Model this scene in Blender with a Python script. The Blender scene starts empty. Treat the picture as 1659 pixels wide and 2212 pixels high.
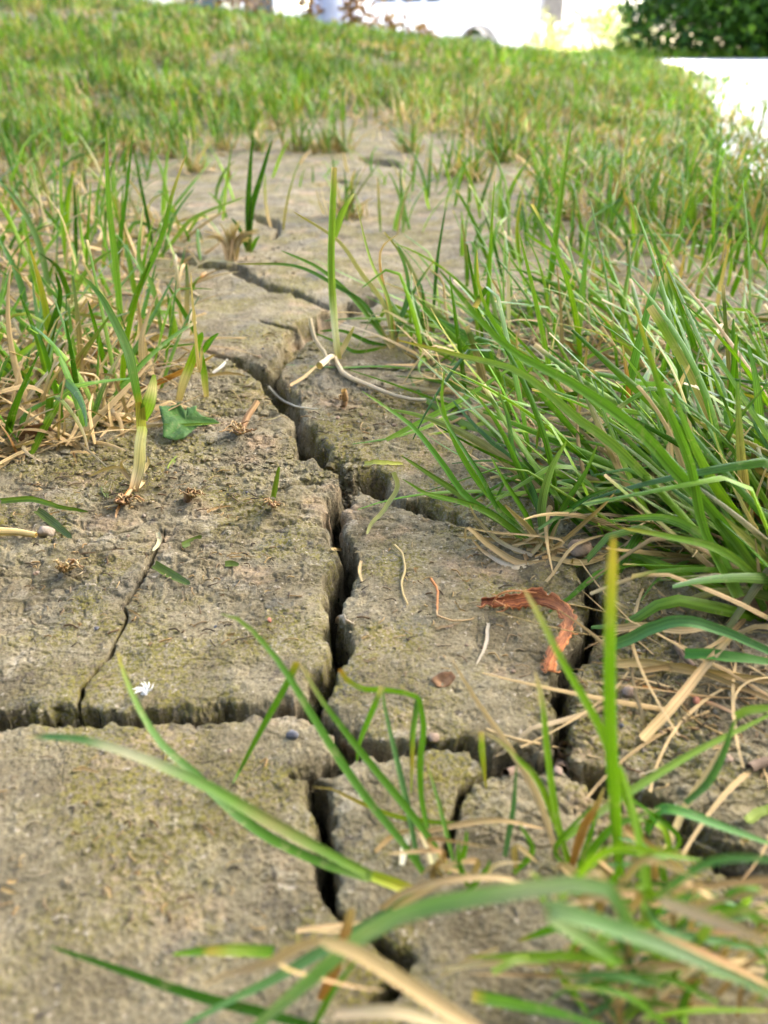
import bpy, bmesh, math, random
import numpy as np
from mathutils import Vector, Matrix
R = math.radians
random.seed(11)
rng = np.random.default_rng(11)
S = bpy.context.scene

# ------------------------------------------------------------------ camera, light, exposure
CAM_H = 0.20; PITCH = R(32.2); TY = 0.665; TX = TY * 0.75
cam_d = bpy.data.cameras.new('camera'); cam = bpy.data.objects.new('camera', cam_d)
S.collection.objects.link(cam); S.camera = cam
cam.location = (0, 0, CAM_H); cam.rotation_euler = (math.pi / 2 - PITCH, 0, 0)
cam_d.sensor_fit = 'VERTICAL'; cam_d.sensor_height = 36; cam_d.lens = 18 / TY
cam_d.clip_start = 0.005; cam_d.clip_end = 2000
cam_d.dof.use_dof = True; cam_d.dof.focus_distance = 0.37
cam_d.dof.aperture_fstop = cam_d.lens / 2.9
cam_d.dof.aperture_blades = 0

SUN_EL, SUN_AZ = R(50), R(52)           # azimuth from +Y towards +X
w = bpy.data.worlds.new('World'); S.world = w; w.use_nodes = True
nt = w.node_tree; bg = nt.nodes['Background']
sky = nt.nodes.new('ShaderNodeTexSky'); sky.sky_type = 'NISHITA'; sky.sun_disc = False
sky.sun_elevation = SUN_EL; sky.sun_rotation = SUN_AZ; sky.air_density = 0.45; sky.dust_density = 3.0; sky.ozone_density = 0.0
nt.links.new(sky.outputs[0], bg.inputs[0]); bg.inputs[1].default_value = 0.15
sd = bpy.data.lights.new('sun', 'SUN'); sd.energy = 4.0; sd.angle = R(0.5); sd.color = (1, 0.95, 0.86)
so = bpy.data.objects.new('sun', sd); S.collection.objects.link(so)
sv = Vector((math.cos(SUN_EL) * math.sin(SUN_AZ), math.cos(SUN_EL) * math.cos(SUN_AZ), math.sin(SUN_EL)))
so.rotation_euler = sv.to_track_quat('Z', 'Y').to_euler(); so.location = sv * 40
S.view_settings.view_transform = 'Standard'; S.view_settings.look = 'None'
S.view_settings.exposure = 3.75; S.view_settings.gamma = 1
S.cycles.use_denoising = True; S.cycles.max_bounces = 6; S.cycles.transparent_max_bounces = 6
S.cycles.sample_clamp_indirect = 6

# ------------------------------------------------------------------ pixel <-> place (photo measured 1659 x 2212)
CP, SP = math.cos(PITCH), math.sin(PITCH)
def ray(px, py):
    a = (px - 829.5) / 829.5 * TX; b = (1106 - py) / 1106 * TY
    return np.array([a, CP + b * SP, -SP + b * CP])
def gp(px, py, z=0.0):
    r = ray(px, py); t = (z - CAM_H) / r[2]
    return np.array([0, 0, CAM_H]) + r * t
def at(px, py, Y):
    r = ray(px, py); return np.array([0, 0, CAM_H]) + r * (Y / r[1])

# ------------------------------------------------------------------ noise
def _h(ix, iy, s):
    n = (ix.astype(np.int64) * 374761393 + iy.astype(np.int64) * 668265263 + s * 974711) & 0xffffffff
    n = ((n ^ (n >> 13)) * 1274126177) & 0xffffffff
    n = n ^ (n >> 16)
    return (n & 0xffff) / 65535.0
def vnoise(x, y, s=0):
    ix = np.floor(x); iy = np.floor(y); fx = x - ix; fy = y - iy
    ux = fx * fx * fx * (fx * (fx * 6 - 15) + 10); uy = fy * fy * fy * (fy * (fy * 6 - 15) + 10)
    a = _h(ix, iy, s); b = _h(ix + 1, iy, s); c = _h(ix, iy + 1, s); d = _h(ix + 1, iy + 1, s)
    return (a + (b - a) * ux) * (1 - uy) + (c + (d - c) * ux) * uy * 1.0 - 0.5
def fbm(x, y, o=4, s=0, g=0.5):
    r = 0; a = 1.0
    for k in range(o):
        r = r + a * vnoise(x * 1.0 + 17.3 * k, y + 9.1 * k, s + k); x, y = x * 1.62 - y * 1.18, x * 1.18 + y * 1.62; a *= g
    return r
def sstep(a, b, x):
    t = np.clip((x - a) / (b - a), 0, 1); return t * t * (3 - 2 * t)

def terrain(x, y):
    x = np.asarray(x, float); y = np.asarray(y, float)
    z = sstep(1.2, 5.2, y) * np.clip(0.137 - 0.109 * x, -0.12, 0.5)
    z = z + sstep(1.3, 2.5, y) * 0.03 * fbm(x * 1.3, y * 1.3, 3, 5)
    z = z + (-0.10 - z) * sstep(6.4, 9.5, y)
    z = z + (-0.68 - z) * sstep(11.5, 15, y)
    return z
def tz(x, y): return float(terrain(np.array([x]), np.array([y]))[0])

# ------------------------------------------------------------------ object helpers
COL = S.collection
def tag(o, label=None, cat=None, group=None, kind=None):
    if label: o['label'] = label
    if cat: o['category'] = cat
    if group: o['group'] = group
    if kind: o['kind'] = kind
    return o
def empty(name, loc, label, cat, group=None):
    o = bpy.data.objects.new(name, None); COL.objects.link(o); o.location = loc; o.empty_display_size = 0.02
    return tag(o, label, cat, group)
class MB:
    """collects quads (numpy) and links them as one mesh object"""
    def __init__(s): s.v = []; s.f = []; s.c = []; s.n = 0
    def add(s, v, f, c=None):
        v = np.asarray(v, np.float32).reshape(-1, 3); f = np.asarray(f, np.int64).reshape(-1, 4)
        s.v.append(v); s.f.append(f + s.n); s.n += len(v)
        if c is None: c = np.ones((len(v), 4), np.float32)
        s.c.append(np.asarray(c, np.float32).reshape(-1, 4))
    def build(s, name, mat, parent=None, origin=None, smooth=True):
        v = np.concatenate(s.v); f = np.concatenate(s.f); c = np.concatenate(s.c)
        if origin is not None: v = v - np.asarray(origin, np.float32)
        me = bpy.data.meshes.new(name)
        me.vertices.add(len(v)); me.vertices.foreach_set('co', v.ravel())
        me.loops.add(f.size); me.loops.foreach_set('vertex_index', f.ravel().astype(np.int32))
        me.polygons.add(len(f)); me.polygons.foreach_set('loop_start', np.arange(0, f.size, 4, dtype=np.int32))
        if smooth: me.polygons.foreach_set('use_smooth', np.ones(len(f), bool))
        at_ = me.attributes.new('tint', 'FLOAT_COLOR', 'POINT'); at_.data.foreach_set('color', c.ravel())
        me.materials.append(mat); me.update(calc_edges=True); me.validate()
        o = bpy.data.objects.new(name, me); COL.objects.link(o)
        if parent: o.parent = parent
        elif origin is not None: o.location = origin
        return o
def bm_obj(name, bm, mat, parent=None, loc=None, smooth=False):
    me = bpy.data.meshes.new(name); bm.to_mesh(me); bm.free(); me.materials.append(mat)
    if smooth:
        for p in me.polygons: p.use_smooth = True
    o = bpy.data.objects.new(name, me); COL.objects.link(o)
    if parent: o.parent = parent
    if loc is not None: o.location = loc
    return o

# ------------------------------------------------------------------ materials
def new_mat(name):
    m = bpy.data.materials.new(name); m.use_nodes = True
    n = m.node_tree.nodes; p = n['Principled BSDF']; return m, m.node_tree, n, m.node_tree.links, p
def N(n, t, **k):
    x = n.new(t)
    for a, b in k.items(): setattr(x, a, b)
    return x
def noise_node(n, l, vec, scale, detail=4, rough=0.55):
    x = N(n, 'ShaderNodeTexNoise'); x.inputs['Scale'].default_value = scale; x.inputs['Detail'].default_value = detail
    x.inputs['Roughness'].default_value = rough; l.new(vec, x.inputs['Vector']); return x.outputs['Fac']
def rng_node(n, l, src, a, b, c=0.0, d=1.0):
    x = N(n, 'ShaderNodeMapRange'); x.interpolation_type = 'SMOOTHSTEP'; l.new(src, x.inputs[0])
    for i, q in enumerate((a, b, c, d)): x.inputs[i + 1].default_value = q
    return x.outputs[0]
def mixc(n, l, fac, a, b, blend='MIX'):
    x = N(n, 'ShaderNodeMix', data_type='RGBA', blend_type=blend)
    for s_, q in ((0, fac), (6, a), (7, b)):
        if isinstance(q, (int, float)): x.inputs[s_].default_value = q
        elif isinstance(q, tuple): x.inputs[s_].default_value = (*q, 1)
        else: l.new(q, x.inputs[s_])
    return x.outputs[2]
def mul(n, l, a, b):
    x = N(n, 'ShaderNodeMath', operation='MULTIPLY')
    for i, q in enumerate((a, b)):
        if isinstance(q, (int, float)): x.inputs[i].default_value = q
        else: l.new(q, x.inputs[i])
    return x.outputs[0]

def mat_ground():
    m, t, n, l, p = new_mat('cracked_soil')
    pos = N(n, 'ShaderNodeNewGeometry').outputs['Position']
    A = lambda s, d=4, r=0.55: noise_node(n, l, pos, s, d, r)
    c = mixc(n, l, rng_node(n, l, A(28, 6, .65), .36, .64), (0.132, 0.107, 0.053), (0.270, 0.226, 0.124))
    c = mixc(n, l, mul(n, l, rng_node(n, l, A(21, 5, .6), .53, .66), .75), c, (0.345, 0.250, 0.138))       # pinkish clay
    c = mixc(n, l, mul(n, l, rng_node(n, l, A(33.7, 5, .6), .54, .68), .7), c, (0.122, 0.118, 0.088))     # grey crust
    c = mixc(n, l, mul(n, l, rng_node(n, l, A(44, 6, .7), .56, .66), .6), c, (0.38, 0.33, 0.21))        # pale dry crust
    c = mixc(n, l, mul(n, l, rng_node(n, l, A(14, 5, .65), .54, .66), .55), c, (0.088, 0.082, 0.060))     # damp dark stain
    mo = mul(n, l, rng_node(n, l, A(17.3, 5, .6), .44, .58), rng_node(n, l, A(620, 4, .7), .44, .56))
    c = mixc(n, l, mul(n, l, mo, .85), c, (0.168, 0.145, 0.020))                                         # olive algae film
    c = mixc(n, l, mul(n, l, rng_node(n, l, A(95, 5, .7), .58, .70), .75), c, (0.075, 0.060, 0.045))     # dark organic flecks
    c = mixc(n, l, mul(n, l, rng_node(n, l, A(310, 3, .6), .60, .72), .8), c, (0.065, 0.052, 0.038))
    c = mixc(n, l, mul(n, l, rng_node(n, l, A(430, 2, .5), .66, .72), .8), c, (0.42, 0.36, 0.25))        # pale grit
    f = rng_node(n, l, A(900, 5, .75), .25, .75, .55, 1.35)
    c = mixc(n, l, 1.0, c, f, 'MULTIPLY')
    l.new(c, p.inputs['Base Color']); p.inputs['Roughness'].default_value = .95; p.inputs['Specular IOR Level'].default_value = .25
    b1 = N(n, 'ShaderNodeBump'); b1.inputs['Strength'].default_value = .7; b1.inputs['Distance'].default_value = .0016
    l.new(A(260, 8, .72), b1.inputs['Height'])
    b2 = N(n, 'ShaderNodeBump'); b2.inputs['Strength'].default_value = .8; b2.inputs['Distance'].default_value = .0008
    l.new(A(1400, 5, .7), b2.inputs['Height']); l.new(b1.outputs[0], b2.inputs['Normal'])
    # flaky, terraced crust
    sn = N(n, 'ShaderNodeMath', operation='SNAP'); l.new(A(75, 6, .68), sn.inputs[0]); sn.inputs[1].default_value = .045
    b3 = N(n, 'ShaderNodeBump'); b3.inputs['Strength'].default_value = .55; b3.inputs['Distance'].default_value = .012
    l.new(sn.outputs[0], b3.inputs['Height']); l.new(b2.outputs[0], b3.inputs['Normal'])
    l.new(b3.outputs[0], p.inputs['Normal'])
    return m
def mat_blade(name='grass_blade', trans=.26, rough=.46, spots=.36):
    m, t, n, l, p = new_mat(name)
    a = N(n, 'ShaderNodeAttribute', attribute_name='tint')
    pos = N(n, 'ShaderNodeNewGeometry').outputs['Position']
    cx = N(n, 'ShaderNodeCombineXYZ'); l.new(mul(n, l, a.outputs['Alpha'], 9.0), cx.inputs[0])
    sp = N(n, 'ShaderNodeSeparateXYZ'); l.new(pos, sp.inputs[0])
    l.new(mul(n, l, sp.outputs[0], 14.0), cx.inputs[1]); l.new(mul(n, l, sp.outputs[2], 14.0), cx.inputs[2])
    st = rng_node(n, l, noise_node(n, l, cx.outputs[0], 1.0, 2), .3, .7, .68, 1.30)     # veins along the blade
    c = mixc(n, l, 1.0, a.outputs['Color'], st, 'MULTIPLY')
    s1 = rng_node(n, l, noise_node(n, l, pos, 170, 4, .65), .56, .70)
    c = mixc(n, l, mul(n, l, s1, spots), c, (0.33, 0.30, 0.13))                          # yellowed, bleached spots
    l.new(c, p.inputs['Base Color']); p.inputs['Roughness'].default_value = rough; p.inputs['Specular IOR Level'].default_value = .18
    tr = N(n, 'ShaderNodeBsdfTranslucent')
    l.new(mixc(n, l, 1.0, c, (1.15, 1.25, .55), 'MULTIPLY'), tr.inputs[0])
    ms = N(n, 'ShaderNodeMixShader'); ms.inputs[0].default_value = trans
    l.new(p.outputs[0], ms.inputs[1]); l.new(tr.outputs[0], ms.inputs[2])
    l.new(ms.outputs[0], n['Material Output'].inputs[0])
    return m
def mat_rough(name, ca, cb, scale=8, rough=.8, bump=0.0, bscale=40, metallic=0, spec=.4, detail=5):
    m, t, n, l, p = new_mat(name)
    pos = N(n, 'ShaderNodeTexCoord').outputs['Object']
    c = mixc(n, l, rng_node(n, l, noise_node(n, l, pos, scale, detail, .65), .35, .65), ca, cb)
    l.new(c, p.inputs['Base Color']); p.inputs['Roughness'].default_value = rough; p.inputs['Metallic'].default_value = metallic
    p.inputs['Specular IOR Level'].default_value = spec
    if bump:
        b = N(n, 'ShaderNodeBump'); b.inputs['Strength'].default_value = .8; b.inputs['Distance'].default_value = bump
        l.new(noise_node(n, l, pos, bscale, 6, .7), b.inputs['Height']); l.new(b.outputs[0], p.inputs['Normal'])
    return m
def mat_fibre(name, ca, cb, scale=300):
    m, t, n, l, p = new_mat(name)
    a = N(n, 'ShaderNodeAttribute', attribute_name='tint'); pos = N(n, 'ShaderNodeNewGeometry').outputs['Position']
    cx = N(n, 'ShaderNodeCombineXYZ'); l.new(mul(n, l, a.outputs['Alpha'], 16.0), cx.inputs[0])
    sp = N(n, 'ShaderNodeSeparateXYZ'); l.new(pos, sp.inputs[0]); l.new(mul(n, l, sp.outputs[0], 60.0), cx.inputs[1])
    c = mixc(n, l, rng_node(n, l, noise_node(n, l, cx.outputs[0], 1, 3), .35, .65), ca, cb)
    c = mixc(n, l, 1.0, c, rng_node(n, l, noise_node(n, l, pos, scale, 4), .3, .7, .7, 1.25), 'MULTIPLY')
    c = mixc(n, l, 1.0, c, a.outputs['Color'], 'MULTIPLY')
    l.new(c, p.inputs['Base Color']); p.inputs['Roughness'].default_value = .75
    b = N(n, 'ShaderNodeBump'); b.inputs['Strength'].default_value = .5; b.inputs['Distance'].default_value = .0003
    l.new(noise_node(n, l, cx.outputs[0], 1.3, 3), b.inputs['Height']); l.new(b.outputs[0], p.inputs['Normal'])
    return m
M_SOIL = mat_ground()
M_BLADE = mat_blade()
M_STRAW = mat_blade('dry_straw', .18, .6, .15)

# ------------------------------------------------------------------ cracks in the soil, traced on the ground plane
# (px, py, opening in px across the crack)
CRACKS = [
 # main crack, far to near
 ([(800,640,14),(755,662,20),(720,684,24),(682,702,26),(650,728,26),(622,762,28),(598,792,22),(582,808,18)], .012),
 ([(582,808,18),(600,838,34),(632,885,42),(650,925,48),(672,962,46),(700,990,40),(730,1014,30),(752,1032,26)], .020),
 ([(752,1032,26),(745,1062,40),(724,1090,42),(718,1125,42),(730,1165,46),(746,1200,48),(745,1240,52),(724,1285,58),
   (716,1322,38),(718,1345,20),(730,1375,44),(736,1400,50),(722,1435,50),(704,1475,50),(686,1510,54),(672,1535,50)], .036),
 # branch to the right of the junction
 ([(770,1018,14),(795,1028,44),(815,1048,44),(838,1066,22),(880,1082,18),(930,1098,24),(975,1122,18),(1015,1145,10),(1060,1160,5)], .022),
 # left horizontal crack
 ([(-420,1530,30),(-150,1545,34),(0,1543,38),(150,1545,40),(300,1542,34),(400,1538,32),(540,1532,30),(640,1530,34),(690,1540,40)], .042),
 # thin rising crack
 ([(163,1545,13),(178,1480,11),(205,1440,10),(240,1398,9),(262,1350,9),(272,1322,7),(264,1304,6),(285,1280,9),(305,1250,12),(318,1228,10),(332,1205,8),(352,1175,6),(356,1150,4)], .018),
 # below the middle plate
 ([(680,1535,40),(722,1578,40),(770,1612,48),(830,1625,40),(920,1614,26),(1000,1612,24),(1045,1632,34),(1075,1652,48),(1120,1650,44),(1165,1648,38),(1215,1640,30)], .030),
 ([(628,1670,14),(668,1668,30),(705,1656,34),(750,1632,34)], .020),
 ([(672,1678,40),(690,1720,58),(700,1765,54),(704,1815,54),(698,1865,50),(708,1915,40),(722,1958,26),(760,1995,18),(840,2040,36),(880,2060,56),(868,2110,40),(800,2170,30)], .036),
 ([(1062,1665,28),(1020,1688,24),(1000,1706,22),(986,1738,20),(976,1780,22),(962,1830,22),(940,1890,20)], .018),
 # right crack
 ([(1262,1238,20),(1276,1275,38),(1286,1310,34),(1290,1352,34),(1262,1396,38),(1232,1432,40),(1212,1470,50),(1222,1515,52),(1218,1560,50),(1212,1605,50),(1212,1645,40)], .030),
 ([(1212,1645,30),(1250,1668,24),(1290,1690,44),(1340,1706,30),(1400,1722,26),(1440,1742,34),(1476,1792,44),(1522,1836,56),(1590,1862,58),(1659,1874,48),(1800,1900,40),(2000,1900,30)], .032),
 # thin far cracks
 ([(400,566,8),(445,574,12),(505,582,9),(545,605,10),(580,622,9),(640,634,7),(690,655,6),(735,668,8)], .008),
 ([(425,756,4),(470,768,7),(505,778,6),(530,788,14),(560,800,18),(582,808,18)], .012),
 ([(440,900,3),(535,886,6),(575,888,7),(625,886,8)], .009),
 ([(560,694,2),(600,705,5),(645,712,5),(662,718,6)], .006),
 ([(545,466,5),(580,474,10),(602,490,8),(590,515,4)], .008),
 ([(790,345,5),(830,352,9),(860,362,4)], .01),
 ([(690,400,4),(730,392,6),(790,402,3)], .008),
 ([(1440,1130,6),(1500,1150,12),(1580,1160,9)], .012),
 ([(455,1150,3),(500,1135,5),(540,1120,3)], .004), ([(180,1170,3),(240,1165,5),(300,1150,3)], .005),
 ([(600,1060,3),(640,1048,5),(690,1040,8)], .006), ([(1330,1620,4),(1400,1596,6),(1470,1580,4)], .004),
 ([(1590,1235,3),(1540,1290,5),(1520,1350,3)], .004), ([(300,560,4),(360,548,6),(430,560,5)], .006),
]
def build_ground():
    th = np.linspace(math.tan(R(76) - PITCH), math.tan(R(5.6) - PITCH), 1480)
    Yn = CAM_H / np.tan(np.arctan(th) + PITCH)
    Ys = np.concatenate([[-30, -12, -5, -2, -1, -.5, -.25, -.1, 0, .03], Yn, Yn[-1] + np.cumsum(0.022 * 1.024 ** np.arange(150)), [60, 90, 150, 260, 500]])
    Ys = np.unique(Ys)
    depth = np.maximum(Ys * CP + CAM_H * SP, 0.17)
    u = np.concatenate([-np.geomspace(1.95, 7, 45)[::-1], -np.linspace(1.106, 1.9, 240)[::-1], np.linspace(-1.1, 1.1, 1010), np.linspace(1.106, 1.9, 240), np.geomspace(1.95, 7, 45)])
    half = TX * depth
    half = np.where(Ys < 0.03, np.maximum(half, np.abs(Ys) * 1.2), half)
    X = half[:, None] * u[None, :]; Y = np.repeat(Ys[:, None], len(u), 1)
    # cracks
    sd_ = np.full(X.shape, 1.0); dep = np.zeros(X.shape); wl = np.full(X.shape, .004)
    for pts, dmax in CRACKS:
        P = []; Wd = []
        for i in range(len(pts) - 1):
            a = np.array(pts[i], float); b = np.array(pts[i + 1], float)
            k = max(2, int(np.hypot(*(b - a)[:2]) / 9))
            for q in range(k): P.append(a + (b - a) * q / k)
        P.append(np.array(pts[-1], float)); P = np.array(P)
        d = np.gradient(P[:, :2], axis=0); d /= np.linalg.norm(d, axis=1)[:, None] + 1e-9
        nrm = np.stack([-d[:, 1], d[:, 0]], 1)
        s_ = np.arange(len(P)) * 1.0
        jag = 9 * vnoise(s_ * .55, s_ * 0 + pts[0][0], 31) + 5 * vnoise(s_ * 1.1, s_ * 0 + pts[0][1], 32)
        sc = np.clip(P[:, 2] / 22, .25, 1.0)
        P[:, :2] += nrm * (jag * sc)[:, None]
        wn = P[:, 2] * (1 + .35 * vnoise(s_ * .6, s_ * 0 + 3.3 + pts[0][0], 33) * 2)
        for i in range(len(P)):
            A = gp(P[i, 0] - nrm[i, 0] * wn[i] / 2, P[i, 1] - nrm[i, 1] * wn[i] / 2); B = gp(P[i, 0] + nrm[i, 0] * wn[i] / 2, P[i, 1] + nrm[i, 1] * wn[i] / 2)
            Wd.append((*((A + B) / 2)[:2], np.linalg.norm(A - B) / 2))
        Wd = np.array(Wd)
        for i in range(len(Wd) - 1):
            (ax, ay, aw), (bx, by, bw) = Wd[i], Wd[i + 1]; mg = max(aw, bw) + .012
            r0, r1 = np.searchsorted(Ys, [min(ay, by) - mg, max(ay, by) + mg])
            if r1 <= r0: continue
            xs, ys = X[r0:r1], Y[r0:r1]
            c = np.where((xs.min(0) < max(ax, bx) + mg) & (xs.max(0) > min(ax, bx) - mg))[0]
            if not len(c): continue
            c0, c1 = c[0], c[-1] + 1
            xs, ys = xs[:, c0:c1], ys[:, c0:c1]
            dx, dy = bx - ax, by - ay; L2 = dx * dx + dy * dy + 1e-12
            t = np.clip(((xs - ax) * dx + (ys - ay) * dy) / L2, 0, 1)
            dist = np.hypot(xs - ax - t * dx, ys - ay - t * dy) - (aw + (bw - aw) * t)
            sub = sd_[r0:r1, c0:c1]; ds = dep[r0:r1, c0:c1]; wv = wl[r0:r1, c0:c1]
            better = dist < sub
            sub[better] = dist[better]; ds[better] = dmax; wv[better] = (aw + (bw - aw) * t)[better]
    near = (Y > -.05) & (Y < 2.2)
    na = np.clip(wl / .0045, .12, 1.0) * sstep(.03, .0, np.abs(sd_))
    big = .0028 * fbm(X * 85, Y * 85, 2, 8)
    sdn = sd_ + (.0026 * fbm(X * 260, Y * 260, 4, 7, .6) + big) * na          # chipped rim
    sdw = sd_ + (.0034 * fbm(X * 75 + 40, Y * 75, 2, 24) + big * .6 + .0006) * na   # the wall below it
    wall = np.minimum(np.clip(.0050 + .0060 * fbm(X * 60, Y * 60, 2, 23), .0024, .009), wl * .68 + .0004)
    rim = np.minimum(.0030 * np.clip(1 + 1.2 * fbm(X * 75, Y * 75, 2, 27), .2, 2), dep * .3)
    fill = np.clip(1 + .45 * fbm(X * 60, Y * 60, 2, 21), .6, 1.35)
    body = .80 * np.clip(-sdw / wall, 0, 1) + .20 * sstep(0, .006, -sdw)
    hole = np.maximum(sstep(0, .0012, -sdn) * .2, body)
    z = -(rim * sstep(0, .0012, -sdn) + (dep * 1.65 - rim) * body * fill)
    z -= .0014 * np.exp(-np.clip(sdn, 0, 1) / .0020) * (dep > 0) * np.clip(wl / .0035, .2, 1)    # worn rims
    # loose rubble lying in the junction and in the far wide stretch
    def blob(px, py, r, h):
        c = gp(px, py); return np.exp(-((X - c[0]) ** 2 + (Y - c[1]) ** 2) / r ** 2) * h
    rub = blob(735, 1020, .020, 1) + blob(690, 1005, .012, 1) + blob(640, 730, .02, .5) + blob(610, 775, .02, .4) + blob(1230, 1660, .012, .8) + blob(1020, 1140, .02, .8)
    rub = np.clip(rub, 0, 1)
    z = z * (1 - .58 * rub)
    z += rub * .004 * np.abs(fbm(X * 170, Y * 170, 4, 77))
    # relief of the crust
    rough = np.clip(.10 + blob(230, 1010, .11, 1.0) + blob(560, 1010, .09, .7) + blob(100, 1130, .05, .7) + blob(480, 880, .08, .7) + blob(1500, 1560, .07, .9) + blob(1450, 1250, .07, .6) + blob(820, 870, .06, .6) + blob(1320, 1800, .03, .8)
                    + sstep(.5, .75, Y) * .45 + .35 * np.clip(fbm(X * 22, Y * 22, 3, 90) + .02, 0, 1), 0, 1.0)
    rel = .0050 * fbm(X * 9, Y * 9, 2, 40) + .0009 * fbm(X * 60, Y * 60, 3, 50)
    flake = np.abs(fbm(X * 70, Y * 130, 4, 60)); step = sstep(.02, .10, flake)
    rel += rough * (.0017 * fbm(X * 150, Y * 190, 4, 61) + .0012 * step) + .00050 * fbm(X * 520, Y * 520, 4, 62, .65)
    pit = np.clip(fbm(X * 180, Y * 180, 2, 70) - .36, 0, 1); rel -= pit * .004 * rough
    z += np.where(near, rel, .006 * fbm(X * 9, Y * 9, 3, 40)) + terrain(X, Y)
    inside = sstep(.0, .3, hole)                                             # crumbly crack walls
    X, Y = X + inside * .0030 * fbm(z * 190 + 7, Y * 120, 3, 101), Y + inside * .0034 * fbm(X * 110, z * 190, 3, 102)
    z = z + inside * .0016 * fbm(X * 240, Y * 240, 3, 103)
    hl = np.clip(np.abs(fbm(X * 34, Y * 34, 3, 130)) / .012, 0, 1); hm = np.clip(fbm(X * 13, Y * 13, 2, 131) * 3, 0, 1)
    z = z - (1 - hl) * hm * .0011 * near                                       # hairline drying cracks
    V = np.stack([X, Y, z], -1).reshape(-1, 3)
    nr, nc = X.shape
    i = np.arange(nr - 1)[:, None] * nc + np.arange(nc - 1)[None, :]
    F = np.stack([i, i + 1, i + nc + 1, i + nc], -1).reshape(-1, 4)
    mb = MB(); mb.add(V, F)
    o = mb.build('ground', M_SOIL); tag(o, kind='structure')
    return Ys, X, z
GY, GX, GZ = build_ground()
def gz(x, y):
    r = int(np.clip(np.searchsorted(GY, y), 0, len(GY) - 1)); c = int(np.clip(np.searchsorted(GX[r], x), 0, GX.shape[1] - 1))
    return float(GZ[r, c])
def gzv(x, y):
    r = np.clip(np.searchsorted(GY, y), 0, len(GY) - 1); out = np.empty(len(x))
    for k in range(len(x)):
        row = GX[r[k]]; out[k] = GZ[r[k], min(np.searchsorted(row, x[k]), len(row) - 1)]
    return out

# ------------------------------------------------------------------ blades
GREEN = (.072, .170, .005); DEEP = (.028, .088, .003); LIME = (.160, .280, .010); BLUE = (.066, .148, .034); PALEG = (.155, .240, .030)
YEL = (.31, .235, .028); DRY = (.34, .235, .095); PALE = (.45, .325, .145); TAN = (.28, .175, .065); ORANGE = (.32, .14, .03); WHITE = (.52, .44, .29)
def catmull(P, n):
    P = np.asarray(P, float)
    if len(P) == 2: P = np.array([P[0], (P[0] * 2 + P[1]) / 3, (P[0] + 2 * P[1]) / 3, P[1]])
    Q = np.concatenate([[2 * P[0] - P[1]], P, [2 * P[-1] - P[-2]]])
    seg = np.linalg.norm(np.diff(P, axis=0), axis=1); cum = np.concatenate([[0], np.cumsum(seg)])
    out = []
    for s in np.linspace(0, cum[-1], n):
        i = min(np.searchsorted(cum, s, 'right') - 1, len(P) - 2); t = (s - cum[i]) / (seg[i] + 1e-12)
        a, b, c, d = Q[i], Q[i + 1], Q[i + 2], Q[i + 3]
        out.append(.5 * (2 * b + (c - a) * t + (2 * a - 5 * b + 4 * c - d) * t * t + (3 * b - a - 3 * c + d) * t ** 3))
    return np.array(out)
def ramp(cols, n):
    """cols: list of (t, rgb)"""
    t = np.linspace(0, 1, n); tt = [c[0] for c in cols]
    return np.stack([np.interp(t, tt, [c[1][k] for c in cols]) for k in range(3)], 1)
def ribbon(mb, P, w, cols, roll=0.0, fold=.22, n=18, tip=.25, base=.75, face=None, jit=.0, blunt=False):
    P = catmull(P, n); T = np.gradient(P, axis=0); T /= np.linalg.norm(T, axis=1)[:, None] + 1e-12
    if jit: P = P + np.stack([fbm(np.arange(n) * .8 + 3.1 * k, np.full(n, P[0, 0] * 991 + P[0, 1] * 577), 2, 5 + k) for k in range(3)], 1) * jit
    V = (np.array([0, 0, CAM_H + .05]) - P) if face is None else np.repeat(np.asarray(face, float)[None], n, 0)
    V = V / np.linalg.norm(V, axis=1)[:, None]
    s = np.cross(T, V); s /= np.linalg.norm(s, axis=1)[:, None] + 1e-9; nn = np.cross(s, T)
    rl = np.linspace(roll, roll * 1.0 + random.uniform(-.5, .5), n)[:, None]
    side = s * np.cos(rl) + nn * np.sin(rl); nrm = nn * np.cos(rl) - s * np.sin(rl)
    t = np.linspace(0, 1, n)
    wd = w * (base + (1 - base) * sstep(0, .35, t)) * (1 - (1 - tip) * np.clip((t - .35) / .65, 0, 1) ** 1.6)
    if not blunt: wd[-1] *= .35
    wd = wd[:, None] * .5
    L = P - side * wd; Rr = P + side * wd; C = P - nrm * wd * 2 * fold
    V3 = np.stack([L, C, Rr], 1).reshape(-1, 3)
    i = np.arange(n - 1)[:, None] * 3 + np.arange(2)[None, :]
    F = np.stack([i, i + 1, i + 4, i + 3], -1)
    c = ramp(cols, n); c = np.repeat(c[:, None, :], 3, 1); c[:, 1] *= 1.12
    al = np.tile(np.array([0, .5, 1.0]), (n, 1)) + random.random() * 5
    mb.add(V3, F, np.concatenate([c, al[..., None]], -1))
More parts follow.
